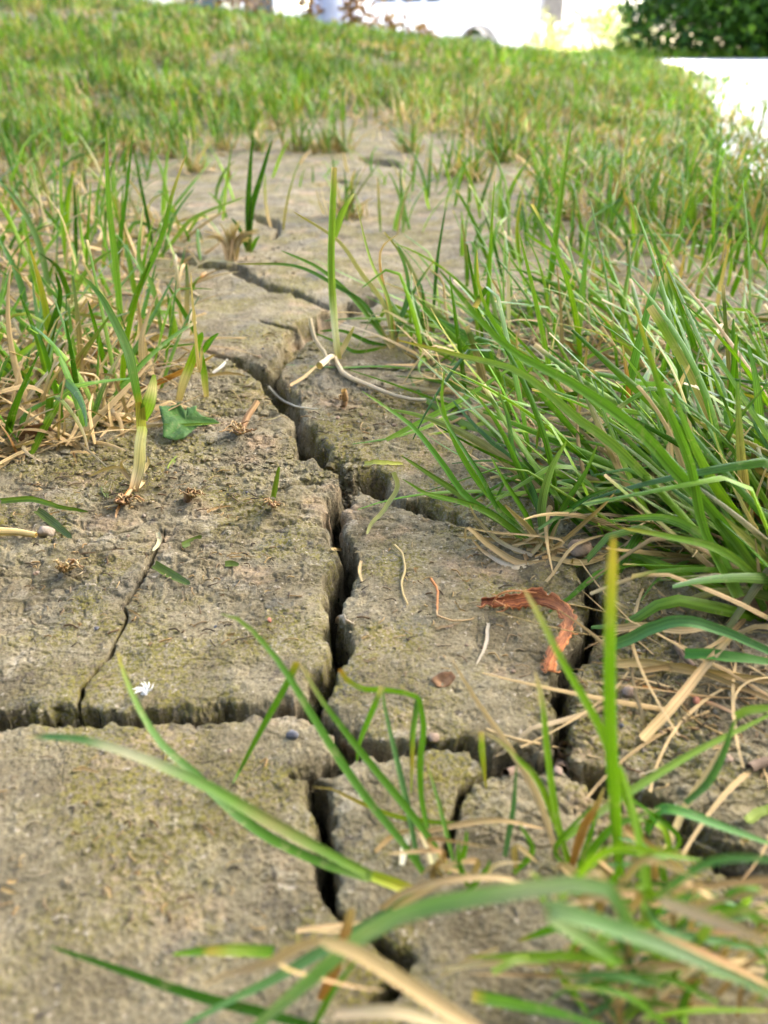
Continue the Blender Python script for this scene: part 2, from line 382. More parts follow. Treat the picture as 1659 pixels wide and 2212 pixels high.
def tube(mb, P, r, col, n=16, k=6, jit=0, r1=None):
    P = catmull(P, n); 
    if jit: P = P + np.stack([fbm(np.arange(n) * .7 + 3.1 * q, np.full(n, P[0, 0] * 991), 2, 5 + q) for q in range(3)], 1) * jit
    T = np.gradient(P, axis=0); T /= np.linalg.norm(T, axis=1)[:, None] + 1e-12
    a = np.cross(T, np.array([.31, .2, .93])); a /= np.linalg.norm(a, axis=1)[:, None] + 1e-9; b = np.cross(T, a)
    rr = np.linspace(r, r if r1 is None else r1, n)
    ph = np.linspace(0, 2 * math.pi, k, endpoint=False)
    V = P[:, None] + (a[:, None] * np.cos(ph)[None, :, None] + b[:, None] * np.sin(ph)[None, :, None]) * rr[:, None, None]
    i = np.arange(n - 1)[:, None] * k; j = np.arange(k)[None, :]; j2 = (j + 1) % k
    F = np.stack([i + j, i + j2, i + k + j2, i + k + j], -1)
    c = ramp(col, n) if isinstance(col, list) else np.tile(np.array(col), (n, 1))
    al = np.tile(np.linspace(0, 1, k), (n, 1))
    mb.add(V.reshape(-1, 3), F, np.concatenate([np.repeat(c[:, None], k, 1), al[..., None]], -1).reshape(-1, 4))
def field(mb, B, head, lean, curl, L, W, cb, ct, segs=5, across=3, roll=None, tipc=.3, kink=.0, cut=.0):
    """many blades at once. B (n,3) feet, head = azimuth the blade leans to, lean = angle from upright, curl = added lean at the tip"""
    n = len(B); t = np.linspace(0, 1, segs + 1)
    phi = lean[:, None] + curl[:, None] * t[None, :]
    kk = rng.random(n) < kink; tk = rng.uniform(.35, .8, n); phi = phi + (kk * rng.uniform(.5, 1.7, n))[:, None] * (t[None, :] > tk[:, None])
    dl = L[:, None] / segs
    hx = np.concatenate([np.zeros((n, 1)), np.cumsum(np.sin((phi[:, 1:] + phi[:, :-1]) / 2) * dl, 1)], 1)
    hz = np.concatenate([np.zeros((n, 1)), np.cumsum(np.cos((phi[:, 1:] + phi[:, :-1]) / 2) * dl, 1)], 1)
    swirl = head[:, None] + (rng.normal(0, .35, n))[:, None] * t[None, :]
    px = B[:, 0:1] + hx * np.cos(swirl); py = B[:, 1:2] + hx * np.sin(swirl)
    pz = B[:, 2:3] + np.maximum(hz, .0008 + .002 * rng.random((n, 1)))
    P = np.stack([px, py, pz], -1)
    if roll is None: roll = rng.normal(0, .6, n)
    sx = np.stack([-np.sin(swirl), np.cos(swirl), np.zeros_like(swirl)], -1)
    T = np.gradient(P, axis=1); T /= np.linalg.norm(T, axis=2)[..., None] + 1e-9
    nn = np.cross(sx, T); rl = roll[:, None, None]
    side = sx * np.cos(rl) + nn * np.sin(rl); nrm = nn * np.cos(rl) - sx * np.sin(rl)
    wt = (.7 + .3 * sstep(0, .3, t)) * (1 - .78 * np.clip((t - .3) / .7, 0, 1) ** 1.5)
    ck = (rng.random(n) < cut)[:, None]; wt = np.where(ck, np.maximum(wt[None, :], .62), wt[None, :])
    wd = (W[:, None] * wt * .5)[..., None]
    if across == 3: V = np.stack([P - side * wd, P - nrm * wd * .45, P + side * wd], 2)
    else: V = np.stack([P - side * wd, P + side * wd], 2)
    k = across
    i0 = (np.arange(n) * (segs + 1) * k)[:, None, None] + (np.arange(segs) * k)[None, :, None] + np.arange(k - 1)[None, None, :]
    F = np.stack([i0, i0 + 1, i0 + k + 1, i0 + k], -1)
    tt = np.clip((t - tipc) / (1 - tipc), 0, 1)[None, :, None]
    c = cb[:, None, :] * (1 - tt) + ct[:, None, :] * tt
    tp = (ck * (t[None, :] > .9))[..., None]; c = c * (1 - tp) + tp * np.array(PALE)
    c = np.repeat(c[:, :, None, :], k, 2)
    al = np.broadcast_to(np.linspace(0, 1, k)[None, None, :], (n, segs + 1, k)) + (rng.random(n) * 5)[:, None, None]
    mb.add(V.reshape(-1, 3), F.reshape(-1, 4), np.concatenate([c, al[..., None]], -1).reshape(-1, 4))
def pick(n, cols, p):
    c = np.array(cols)[rng.choice(len(cols), n, p=np.array(p) / sum(p))]
    return c * np.clip(rng.normal(1, .17, (n, 1)), .6, 1.5)
def pix_poly(poly, n, Ymax=3.0):
    """n feet spread evenly on the ground inside a polygon traced on the photo"""
    G = np.array([gp(*q)[:2] for q in poly]); lo, hi = G.min(0), G.max(0); out = []
    while len(out) < n:
        q = lo + (hi - lo) * rng.random((4 * n, 2)); ins = np.zeros(len(q), bool); j = len(G) - 1
        for i in range(len(G)):
            xi, yi = G[i]; xj, yj = G[j]
            cr = ((yi > q[:, 1]) != (yj > q[:, 1])) & (q[:, 0] < (xj - xi) * (q[:, 1] - yi) / (yj - yi + 1e-12) + xi)
            ins ^= cr; j = i
        out += list(q[ins])
    q = np.array(out[:n]); return np.column_stack([q, gzv(q[:, 0], q[:, 1])])

# ---- the lawn beyond the bare patch: nobody could count it
EDGE = lambda y: 0.27 + 0.285 * y
def lawn():
    mb = MB()
    for (y0, y1, dens, across, segs, W) in ((.90, 1.9, 8500, 3, 4, .0044), (1.9, 3.4, 7000, 3, 4, .0054), (3.4, 7.2, 3600, 2, 3, .0080)):
        hw0 = TX * y1 * 1.35 + .25; n = int(dens * (y1 - y0) * 2 * hw0)
        x = (rng.random(n) * 2 - 1) * hw0; y = y0 + (y1 - y0) * rng.random(n)
        # the lawn thins out towards the bare patch
        px = x / (y * CP + .107) / TX
        front = 1.62 + .45 * np.exp(-((px + .08) / .24) ** 2) - .72 * sstep(.10, .6, px) - .38 * sstep(-.3, -.9, px) + .30 * fbm(x * 5, y * 3, 3, 12)
        k = sstep(-.16, .34, y - front) * .94 + .02
        k *= np.clip(.72 + 1.2 * fbm(x * 7, y * 7, 3, 13), .15, 1)
        keep = (rng.random(n) < k) & (x < EDGE(y) + .04 * rng.normal(0, 1, n) + (rng.random(n) < .22) * np.abs(rng.normal(0, .22, n)))
        x, y = x[keep], y[keep]; n = len(x)
        B = np.column_stack([x, y, gzv(x, y) - .002])
        dry = rng.random(n) < np.clip(.33 + 1.3 * fbm(x * 5, y * 5, 3, 14) + .35 * np.exp(-np.abs(y - front[keep]) / .25), .05, .7)
        cb = np.where(dry[:, None], pick(n, [DRY, TAN, PALE], [4, 2, 2]), pick(n, [GREEN, LIME, YEL, PALEG, DRY], [4, 2.4, 1.2, 2, 1.8]))
        ct = np.where(dry[:, None], pick(n, [DRY, PALE], [1, 1]), pick(n, [GREEN, LIME, DEEP, PALEG, BLUE, YEL], [4, 4, 3, 2, 1, 1]))
        cl = np.clip(1 + 1.1 * fbm(x * 16, y * 11, 3, 15), .45, 1.6)[:, None]; cb = cb * cl; ct = ct * cl
        L = np.clip(rng.normal(.050, .018, n) * (1 + .9 * fbm(x * 4.2, y * 4.2, 2, 16)), .02, .11) * np.where(dry, .75, 1)
        lean = np.abs(rng.normal(.25, .28, n)) + np.where(dry, .4, 0)
        field(mb, B, rng.random(n) * 6.283, lean, rng.normal(.5, .45, n), L, W * rng.uniform(.7, 1.3, n), cb, ct, segs, across, kink=.15)
    n = 5000; x = rng.uniform(2.4, 8.5, n); y = rng.uniform(9.75, 12.2, n); B = np.column_stack([x, y, terrain(x, y)])
    field(mb, B, rng.random(n) * 6.283, np.abs(rng.normal(.3, .3, n)), rng.normal(.5, .4, n), np.clip(rng.normal(.10, .03, n), .03, .2), rng.uniform(.008, .014, n), pick(n, [GREEN, LIME], [1, 1]), pick(n, [LIME, YEL], [3, 1]), 3, 2)
    o = mb.build('lawn_grass', M_BLADE)
    tag(o, 'blurred green lawn with straw tufts covering the slope beyond the bare cracked soil', 'grass', kind='stuff')
lawn()

# ---- leaning bank of long grass on the right, and the one on the left with its dead thatch
def bank(name, label, sets, mat):
    mb = MB()
    for poly, n, hd, hs, ln, ls, L, Ls, W, cb, ct, up in sets:
        B = pix_poly(poly, n)
        head = rng.normal(hd, hs, n); lean = np.clip(rng.normal(ln, ls, n), .02, 1.5)
        u = rng.random(n) < up; lean[u] = np.abs(rng.normal(.18, .15, u.sum()))
        Lg = np.clip(rng.normal(L, Ls, n), .02, .15)
        field(mb, B - np.array([0, 0, .002]), head, lean, np.clip(rng.normal(.35, .35, n), -.4, 1.2), Lg, W * rng.uniform(.6, 1.35, n), pick(n, *cb), pick(n, *ct), 10, 3, kink=.28, cut=.2)
    o = mb.build(name, mat); tag(o, label, 'grass', kind='stuff')
GRN_B = ([PALEG, LIME, GREEN, PALE, DRY], [1.2, 3, 5, .5, .8]); GRN_T = ([GREEN, DEEP, BLUE, LIME, PALEG, YEL, DRY], [4.5, 5, 5.5, 1.6, 1, .6, .9])
DRY_B = ([DRY, TAN, PALE, ORANGE], [4, 1.2, 4, .3]); DRY_T = ([DRY, PALE, WHITE, TAN], [4, 5, 1.5, 1])
RB = [(905,800),(1010,900),(1090,990),(1150,1090),(1250,1170),(1370,1190),(1480,1210),(1700,1330),(2600,1330),(2600,720),(1659,680),(1330,660),(1120,660),(960,680),(880,720)]
RB_front = [(1280,1130),(1400,1180),(1500,1230),(1700,1400),(2100,1400),(2100,1050),(1659,1000),(1380,1040)]
RB_far = [(960,640),(1120,600),(1330,560),(1659,540),(2000,520),(2000,440),(1500,450),(1200,490),(960,560)]
RB_gap = [(1180,660),(2400,660),(2400,480),(1500,470),(1180,520)]
bank('leaning_grass', 'dense bank of long green grass leaning left over the bare soil', [
    (RB, 900, R(158), R(42), 1.08, .33, .080, .026, .0043, GRN_B, GRN_T, .13),
    (RB_front, 200, R(150), R(30), 1.0, .28, .105, .02, .0048, GRN_B, GRN_T, .12),
    (RB_gap, 330, R(130), R(80), .6, .35, .055, .018, .0042, GRN_B, GRN_T, .3),
    (RB_far, 240, R(130), R(60), .5, .3, .055, .02, .0042, GRN_B, GRN_T, .4)], M_BLADE)
LB = [(-500,1010),(-100,1010),(120,960),(260,900),(330,800),(420,720),(440,560),(400,480),(200,420),(-200,400),(-700,430)]
LB2 = [(-400,1010),(60,1000),(200,975),(330,905),(365,800),(300,740),(100,760),(-400,770)]
bank('upright_grass', 'thin stand of upright green blades at the left edge of the bare soil', [
    (LB2, 110, R(70), R(80), .55, .3, .07, .024, .0040, GRN_B, GRN_T, .4),
    (LB, 420, R(70), R(70), .52, .3, .068, .026, .0046, GRN_B, GRN_T, .45)], M_BLADE)
bank('dry_thatch', 'tangled dead straw-coloured thatch under the grass on both sides', [
    (LB, 1500, R(40), R(150), 1.25, .3, .046, .020, .0034, DRY_B, DRY_T, .12),
    (LB2, 900, R(20), R(150), 1.3, .3, .042, .018, .0030, DRY_B, DRY_T, .07),
    (RB_gap, 330, R(150), R(140), 1.15, .3, .045, .018, .0030, DRY_B, DRY_T, .15),
    (RB, 760, R(150), R(120), 1.2, .25, .050, .018, .0026, DRY_B, DRY_T, .06),
    (RB_front, 300, R(150), R(120), 1.3, .2, .055, .02, .0022, DRY_B, DRY_T, .05),
    ([(1290,1300),(1500,1330),(1800,1500),(1900,1700),(1620,1640),(1480,1520),(1330,1460)], 46, R(170), R(60), 1.4, .1, .05, .02, .0015, DRY_B, DRY_T, 0)], M_STRAW)
# ------------------------------------------------------------------ background: shade tree, drive, road, truck, bush
def box(bm, c, s, rot=None):
    r = bmesh.ops.create_cube(bm, size=1.0); M = Matrix.Translation(c) @ (rot.to_4x4() if rot else Matrix.Identity(4)) @ Matrix.Diagonal((*s, 1))
    bmesh.ops.transform(bm, matrix=M, verts=r['verts']); return r['verts']
def cyl(bm, c, r, d, axis='Y', seg=28, r2=None):
    q = bmesh.ops.create_cone(bm, cap_ends=True, segments=seg, radius1=r, radius2=r if r2 is None else r2, depth=d)
    rot = Matrix.Rotation(math.pi / 2, 4, 'X') if axis == 'Y' else (Matrix.Rotation(math.pi / 2, 4, 'Y') if axis == 'X' else Matrix.Identity(4))
    bmesh.ops.transform(bm, matrix=Matrix.Translation(c) @ rot, verts=q['verts'])
def bevel(o, w_, seg=2):
    b = o.modifiers.new('bevel', 'BEVEL'); b.width = w_; b.segments = seg; b.limit_method = 'ANGLE'
def slab(name, poly, nx, lift, mat):
    """a sheet draped on the terrain; poly(y)->(x0,x1)"""
    ys = poly[0]; V = []; F = []
    for y in ys:
        x0, x1 = poly[1](y), poly[2](y)
        xs = np.linspace(x0, x1, nx); V += list(np.column_stack([xs, np.full(nx, y), gzv(xs, np.full(nx, y)) * 0 + terrain(xs, np.full(nx, y)) + lift]))
    i = np.arange(len(ys) - 1)[:, None] * nx + np.arange(nx - 1)[None, :]
    mb = MB(); mb.add(np.array(V), np.stack([i, i + 1, i + nx + 1, i + nx], -1)); o = mb.build(name, mat); tag(o, kind='structure'); return o
M_CONC = mat_rough('concrete', (.50, .48, .44), (.62, .60, .56), 3, .9, .002, 60)
M_ROAD = mat_rough('pale_road', (.34, .33, .32), (.42, .41, .39), 2, .9, .003, 50)
slab('driveway', (np.linspace(1.2, 9.7, 60), lambda y: EDGE(y) - .06 + .03 * math.sin(y * 3), lambda y: 9.0), 40, .012, M_CONC)
slab('road', (np.linspace(15.2, 26, 12), lambda y: -40, lambda y: 40), 30, .02, M_ROAD)

def leaves(mb, P, size, cols, p, flat=.0, aspect=.55):
    """P (n,3): small folded leaf faces, random directions"""
    n = len(P); a = rng.normal(0, 1, (n, 3)); a[:, 2] *= (1 - flat); a /= np.linalg.norm(a, axis=1)[:, None]
    b = rng.normal(0, 1, (n, 3)); b -= a * (a * b).sum(1)[:, None]; b /= np.linalg.norm(b, axis=1)[:, None]; c = np.cross(a, b)
    s = size * rng.uniform(.6, 1.4, (n, 1)); w_ = s * aspect
    V = np.stack([P - a * s * .5, P + b * w_ * .5 + c * s * .08, P + a * s * .5, P - b * w_ * .5 + c * s * .08], 1)
    col = pick(n, cols, p)
    mb.add(V.reshape(-1, 3), np.arange(4 * n).reshape(-1, 4), np.concatenate([np.repeat(col, 4, 0), np.tile([0, .5, 1, .5], n)[:, None]], 1))
def clump_pts(n, c, rad, k, spread, rotz=0, shell=.5):
    u = rng.normal(0, 1, (k, 3)); u /= np.linalg.norm(u, axis=1)[:, None]
    ctr = u * (shell + (1 - shell) * rng.random((k, 1)) ** (.5 if shell > 0 else .32))
    q = ctr[rng.integers(0, k, n)] + rng.normal(0, spread, (n, 3))
    q = q * np.array(rad); cr, sr = math.cos(rotz), math.sin(rotz)
    return np.column_stack([q[:, 0] * cr - q[:, 1] * sr, q[:, 0] * sr + q[:, 1] * cr, q[:, 2]]) + np.array(c)
M_LEAF = mat_blade('tree_leaf', .25, .5, .1)
M_BARK = mat_rough('pale_bark', (.42, .43, .46), (.60, .61, .65), 5, .8, .01, 20)
M_BARKD = mat_rough('brown_bark', (.10, .065, .035), (.22, .14, .08), 9, .9, .01, 25)
# the shade tree: pale trunk at the crest, crown over the lawn
tx, ty = -.40, 7.2; tzz = tz(tx, ty)
tree = empty('shade_tree', (tx, ty, tzz - .05), 'tree with pale blue-grey trunk standing at the crest of the lawn', 'tree')
mb = MB()
rr = [(0, .20), (.25, .165), (.6, .155), (1.4, .15), (2.6, .145), (5, .14), (8, .12), (11, .08)]
K = 20; V = []
for h_, r_ in rr:
    for k in range(K):
        a = 2 * math.pi * k / K; fl = 1 + .10 * math.sin(a * 3 + h_) + (.18 * math.sin(a * 5) if h_ < .2 else 0)
        V.append((-.04 * h_ + .03 * h_ * h_ + r_ * fl * math.cos(a), .02 * h_ * h_ + r_ * fl * math.sin(a), h_))
i = np.arange(len(rr) - 1)[:, None] * K; j = np.arange(K)[None, :]; j2 = (j + 1) % K
mb.add(np.array(V), np.stack([i + j, i + j2, i + K + j2, i + K + j], -1).reshape(-1, 4))
for k in range(8):
    a = k * .8 + .3; h_ = 7 + .5 * k; b0 = np.array([-.04 * h_ + .03 * h_ * h_, .02 * h_ * h_, h_]); d = np.array([math.cos(a), math.sin(a) * 1.4, .35])
    tube(mb, [b0, b0 + d * 1.4, b0 + d * 3.0 + [0, 0, .4], b0 + d * 5 + [0, 0, .6]], .10, (1, 1, 1), 10, 8, 0, .03)
mb.build('trunk', M_BARK, tree)
mb = MB()
CC = np.array([-5.55 + .661 * 12.5 - tx, 2.2 + .517 * 12.5 - ty, 12.5 - tzz])
leaves(mb, clump_pts(100000, CC, (7.0, 11.0, 2.4), 500, .07, R(-16), .0), .30, [(.045, .10, .015), (.06, .13, .02), (.03, .075, .012)], [3, 2, 2], .3, .7)
mb.build('crown', M_LEAF, tree)
# dark evergreen bush at the right
BX, BY = 5.35, 11.0; bz = tz(BX, BY)
bush = empty('evergreen_bush', (BX, BY, bz), 'dark evergreen bush with dense low foliage beside the sunlit drive', 'bush')
mb = MB()
q = clump_pts(38000, (0, 0, 1.05), (2.6, 1.7, 1.25), 260, .10, 0, .15); q = np.concatenate([q[q[:, 2] > .03], np.column_stack([rng.uniform(-2.4, 2.4, 7000), rng.uniform(-1.5, .9, 7000), rng.uniform(.03, .55, 7000)])]); q = q[(q[:, 0] / 2.55) ** 2 + (q[:, 1] / 1.65) ** 2 < 1.0]
leaves(mb, q, .10, [(.030, .085, .006), (.048, .130, .010), (.015, .045, .004), (.12, .24, .02)], [4, 3, 3, .8], 0, .5)
mb.build('foliage', M_LEAF, bush)
mb = MB()
for k in range(9):
    a = k * .7; tube(mb, [(0.1 * math.cos(a), .1 * math.sin(a), -.05), (.4 * math.cos(a), .4 * math.sin(a), .5), (1.0 * math.cos(a), .9 * math.sin(a), 1.2)], .035, (1, 1, 1), 8, 6, .02, .01)
mb.build('stem', M_BARKD, bush)
# pale sunlit shrubs between truck and bush
def shrub(x, y, r, hgt, n, cols, label, name='garden_shrub', size=.05, grp=None):
    z = tz(x, y); e = empty(name, (x, y, z), label, 'shrub', grp)
    m1 = MB(); q = clump_pts(n, (0, 0, hgt * .55), (r, r, hgt * .5), 60, .14, 0, .3); q = q[q[:, 2] > .02]
    leaves(m1, q, size, cols, [1] * len(cols), 0, .6); m1.build('foliage', M_LEAF, e)
    m2 = MB()
    for k in range(10):
        a = k * .63 + x; tube(m2, [(.03 * math.cos(a), .03 * math.sin(a), -.03), (r * .4 * math.cos(a), r * .4 * math.sin(a), hgt * .45), (r * .8 * math.cos(a * 1.1), r * .8 * math.sin(a * 1.1), hgt * .9)], .012, (1, 1, 1), 8, 5, .02, .004)
    m2.build('stem', M_BARKD, e); return e
PALEL = [(.22, .32, .08), (.32, .38, .14), (.14, .24, .05), (.40, .34, .20)]
shrub(3.05, 12.4, .6, .66, 2300, PALEL, 'loose pale green shrub in full sun between white truck and dark bush')
shrub(2.62, 14.2, .4, .92, 1300, [(.30, .34, .10), (.36, .34, .12)], 'low yellow-green shrub in full sun below the grey post')
# withered brown plants along the crest
BR = [(.30, .15, .05), (.22, .11, .04), (.40, .24, .10), (.16, .08, .04)]
def withered(px, Y, hgt, wd, n, label):
    x = at(px, 60, Y)[0]; z = tz(x, Y); e = empty('withered_plant', (x, Y, z), label, 'plant', 'withered plants along the crest')
    m1 = MB(); 
    for k in range(max(4, n // 60)):
        a = random.random() * 6.3; r_ = wd * random.uniform(.2, 1); top = np.array([r_ * math.cos(a), r_ * .6 * math.sin(a), hgt * random.uniform(.55, 1.05)])
        tube(m1, [(top[0] * .3, top[1] * .3, -.02), top * .55 + [0, 0, .03], top], .006, BR[k % 4], 8, 5, .02, .003)
    m1.build('stem', M_LEAF, e)
    m2 = MB(); q = np.column_stack([rng.normal(0, wd * .5, n), rng.normal(0, wd * .35, n), np.abs(rng.normal(hgt * .35, hgt * .28, n))])
    leaves(m2, q, .05, BR, [3, 2, 2, 2], 0, .6); m2.build('foliage', M_LEAF, e)
withered(525, 6.7, .26, .26, 260, 'wide heap of withered brown leaves at the crest left of the pale trunk')
withered(665, 6.75, .42, .10, 170, 'upright withered brown plant touching the left side of the pale trunk')
withered(768, 6.6, .44, .12, 260, 'tall rust brown withered plant touching the right side of the pale trunk')
withered(835, 6.5, .22, .16, 120, 'withered brown plant on the crest in front of the cab of the white truck')
withered(905, 6.4, .15, .20, 90, 'low withered brown sprigs on the crest nearest the rear wheel of the truck')
withered(405, 6.7, .16, .12, 60, 'small withered brown plant on the crest farthest from the pale trunk')

# white pickup truck parked on the road
M_WHITE = mat_rough('white_paint', (.78, .78, .77), (.82, .82, .81), 1, .3, 0, 10, 0, .5)
M_GLASS = mat_rough('tinted_glass', (.020, .045, .060), (.035, .06, .07), 1, .08, 0, 10, 0, .6)
M_TYRE = mat_rough('tyre_rubber', (.13, .12, .11), (.18, .17, .155), 30, .85, .002, 90)
M_TRIM = mat_rough('grey_trim', (.14, .13, .125), (.19, .18, .17), 12, .6)
M_RIM = mat_rough('wheel_rim', (.55, .55, .56), (.65, .65, .66), 8, .35, 0, 10, .6)
M_RED = mat_rough('red_lens', (.45, .02, .02), (.5, .03, .03), 20, .25)
YT = 20.0; ZR = tz(0, YT) + .02
truck = empty('pickup_truck', (0.75, YT, ZR), 'white pickup truck parked side-on beyond the crest of the lawn', 'truck')
def prism(prof, y0, y1, name, mat, parent, bw=.03):
    bm = bmesh.new(); a = [bm.verts.new((x, y0, z)) for x, z in prof]; b = [bm.verts.new((x, y1, z)) for x, z in prof]
    n_ = len(prof); bm.faces.new(a); bm.faces.new(b[::-1])
    for i in range(n_): bm.faces.new((a[(i + 1) % n_], a[i], b[i], b[(i + 1) % n_]))
    bmesh.ops.recalc_face_normals(bm, faces=bm.faces); bmesh.ops.triangulate(bm, faces=[f for f in bm.faces if len(f.verts) > 4])
    o = bm_obj(name, bm, mat, parent)
    if bw: bevel(o, bw)
    return o
def arch(cx, r, z0, n=12): return [(cx + r * math.cos(math.pi * (1 - k / n)), z0 + r * math.sin(math.pi * (1 - k / n)) * 1.05) for k in range(n + 1)]
RX, FX, ZB, AR = 1.24, -2.15, .42, .42
low = [(-3.05, ZB), *arch(FX, AR, ZB), *arch(RX, AR, ZB), (2.78, ZB), (2.78, 1.0), (2.78, 1.40), (.90, 1.46), (.88, 1.30), (-1.15, 1.27), (-2.9, 1.12), (-3.05, .9)]
body = prism(low, -.95, .95, 'body', M_WHITE, truck, .03)
cab = prism([(-1.10, 1.265), (.86, 1.295), (.74, 1.86), (.45, 1.92), (-.35, 1.92), (-.62, 1.84)], -.80, .80, 'cab', M_WHITE, truck, .05)
for x0, x1, xs in ((-.95, -.50, .28), (-.38, .02, 0), (.12, .42, -.0)):
    prism([(x0, 1.31), (x1, 1.32), (x1 - .02, 1.80), (x0 + xs + .03, 1.80)], -.812, -.795, 'window', M_GLASS, truck, 0)
for cx, lab in ((FX, 'front'), (RX, 'rear')):
    for y in (-.80, .80):
        bm = bmesh.new(); cyl(bm, (0, 0, 0), .37, .25); wh = bm_obj('wheel', bm, M_TYRE, truck, (cx, y, .37)); bevel(wh, .04, 3)
        bm = bmesh.new(); cyl(bm, (0, 0, 0), .23, .27)
        for k in range(5):
            a = k * 1.2566; box(bm, (.12 * math.cos(a), -.14 * (1 if y < 0 else -1), .12 * math.sin(a)), (.17, .02, .05), Matrix.Rotation(-a, 3, 'Y'))
        bm_obj('rim', bm, M_RIM, wh)
    ap = arch(cx, AR + .005, ZB); ao = arch(cx, AR + .05, ZB)
    prism(ap + ao[::-1], -.975, -.945, 'arch_trim', M_TRIM, truck, .008)
bm = bmesh.new(); box(bm, (2.81, -.78, 1.12), (.06, .22, .34)); tl = bm_obj('tail_light', bm, M_RED, truck); bevel(tl, .015)
bm = bmesh.new(); box(bm, (2.86, 0, .55), (.16, 1.86, .16)); bm_obj('bumper', bm, M_TRIM, truck)
bm = bmesh.new(); box(bm, (-3.12, 0, .6), (.16, 1.86, .2)); bm_obj('bumper', bm, M_TRIM, truck)
for dx0 in (-.16, .72):
    bm = bmesh.new(); box(bm, (dx0, -.962, 1.16), (.16, .03, .035)); h_ = bm_obj('door_handle', bm, M_TRIM, truck); bevel(h_, .01)
bm = bmesh.new(); box(bm, (-.86, -1.06, 1.42), (.12, .20, .16)); bm_obj('wing_mirror', bm, M_TRIM, truck)
# grey post
px_ = at(1188, 40, 16.5)[0]; pz = tz(px_, 16.5)
post = empty('mailbox_post', (px_, 16.5, pz), 'grey post with a wider box on top beside the truck tail', 'post')
bm = bmesh.new(); box(bm, (.02, 0, .45), (.13, .13, 1.0)); bevel(bm_obj('pole', bm, M_TRIM, post), .01)
bm = bmesh.new(); box(bm, (0, 0, 1.12), (.36, .5, .34)); cyl(bm, (0, 0, 1.29), .178, .498); bm_obj('mailbox', bm, M_TRIM, post)
# pale house wall and dark hedge across the street
M_CREAM = mat_rough('cream_render', (.60, .56, .42), (.68, .64, .50), 1.5, .9, .004, 30)
M_ROOF = mat_rough('brown_roof', (.14, .09, .07), (.22, .15, .11), 6, .9, .01, 14)
HX, HY = -7.6, 31.0; hz = tz(HX, HY)
house = empty('house', (HX, HY, hz), 'cream rendered house across the street behind the crest of the lawn', 'house')
bm = bmesh.new(); box(bm, (0, 4, 1.5), (9, 8, 3.2)); bm_obj('wall', bm, M_CREAM, house)
prism([(-5, 3.1), (5, 3.1), (0, 5.4)], -.6, 8.6, 'roof', M_ROOF, house, 0)
bm = bmesh.new(); box(bm, (-2.2, -.03, 1.12), (2.6, .08, 2.2)); bm_obj('door', bm, M_WHITE, house)
for x in (1.6, 3.4):
    bm = bmesh.new(); box(bm, (x, -.03, 1.7), (1.2, .08, 1.2)); wn = bm_obj('window', bm, M_WHITE, house)
    bm = bmesh.new(); box(bm, (x, -.06, 1.7), (1.0, .06, 1.0)); bm_obj('pane', bm, M_GLASS, wn)
def hedge(x0, x1, y, h_, n, label):
    cx = (x0 + x1) / 2; e = empty('hedge', (cx, y, tz(cx, y)), label, 'hedge'); m1 = MB()
    q = np.column_stack([rng.uniform(x0 - cx, x1 - cx, n), rng.normal(0, .5, n), h_ * rng.random(n) ** .8 * (1 + .2 * np.sin(np.linspace(0, 9, n)))])
    leaves(m1, q, .22, [(.03, .07, .012), (.05, .10, .02), (.08, .07, .03)], [3, 2, 1], 0, .6); m1.build('foliage', M_LEAF, e)
    m2 = MB()
    for k in range(12):
        x = x0 - cx + (x1 - x0) * (k + .5) / 12; tube(m2, [(x, 0, -.05), (x + .05, 0, h_ * .5), (x, 0, h_ * .9)], .04, (1, 1, 1), 6, 5, .03, .02)
    m2.build('stem', M_BARKD, e)
hedge(1.6, 4.4, 28.5, 2.4, 9000, 'dark hedge across the street behind the truck bed')
hedge(-7, 6.5, -2.6, 3.2, 19000, 'tall dark hedge added out of view behind the camera to block low light')  # unseen light blocker added behind the camera, deepens shade in cracks and grass
# ------------------------------------------------------------------ single tufts, blades, leaves, straws and stones
def lit(px_pts, Y0=None, Y1=None, lift=.0012):
    """photo points -> places; the foot stands on the ground, the tip at distance Y1"""
    p = np.array(px_pts, float); d = np.concatenate([[0], np.cumsum(np.hypot(*np.diff(p[:, :2], axis=0).T))]); d /= d[-1]
    if Y0 is None: Y0 = gp(*p[0, :2])[1]
    if Y1 is None: Y1 = Y0
    out = []
    for (x, y), t in zip(p[:, :2], d):
        q = at(x, y, Y0 + (Y1 - Y0) * t)
        g = gz(q[0], q[1]) + lift
        if q[2] < g: q = gp(x, y, g)
        out.append(q)
    return np.array(out)
def lay(px_pts, h=.0025):
    """photo points lying on the ground, h above it (one number or one per point)"""
    out = []
    for k, q in enumerate(px_pts):
        hh = h if isinstance(h, (int, float)) else h[k]; P = gp(*q); P = gp(*q, z=gz(P[0], P[1]) * .5 + hh); out.append(P)
    return np.array(out)
def cg(c, base=PALEG, tip=None, k=.12, e=.92):
    tip = tip or c; return [(0, base), (k, c), (.75, c), (e, tuple(.5 * a + .5 * b for a, b in zip(c, tip))), (1, tip)]
def vary(c, s=.14):
    f = 1 + random.uniform(-s, s); return tuple(q * f * (1 + random.uniform(-.05, .05)) for q in c)
def blade(par, pts, w, cols, Y0=None, Y1=None, name='blade', roll=None, mat=None, label=None, **k):
    mb = MB(); ribbon(mb, lit(pts, Y0, Y1), w, cols, random.uniform(-.5, .5) if roll is None else roll, **k)
    o = mb.build(name, mat or M_BLADE, par, par.location)
    if label: o['label'] = label
    return o
def dryb(par, pts, w, col=DRY, Y0=None, Y1=None, **k):
    return blade(par, pts, w, [(0, vary(col)), (.6, vary(col)), (1, vary(PALE))], Y0, Y1, 'dry_blade', mat=M_STRAW, **k)
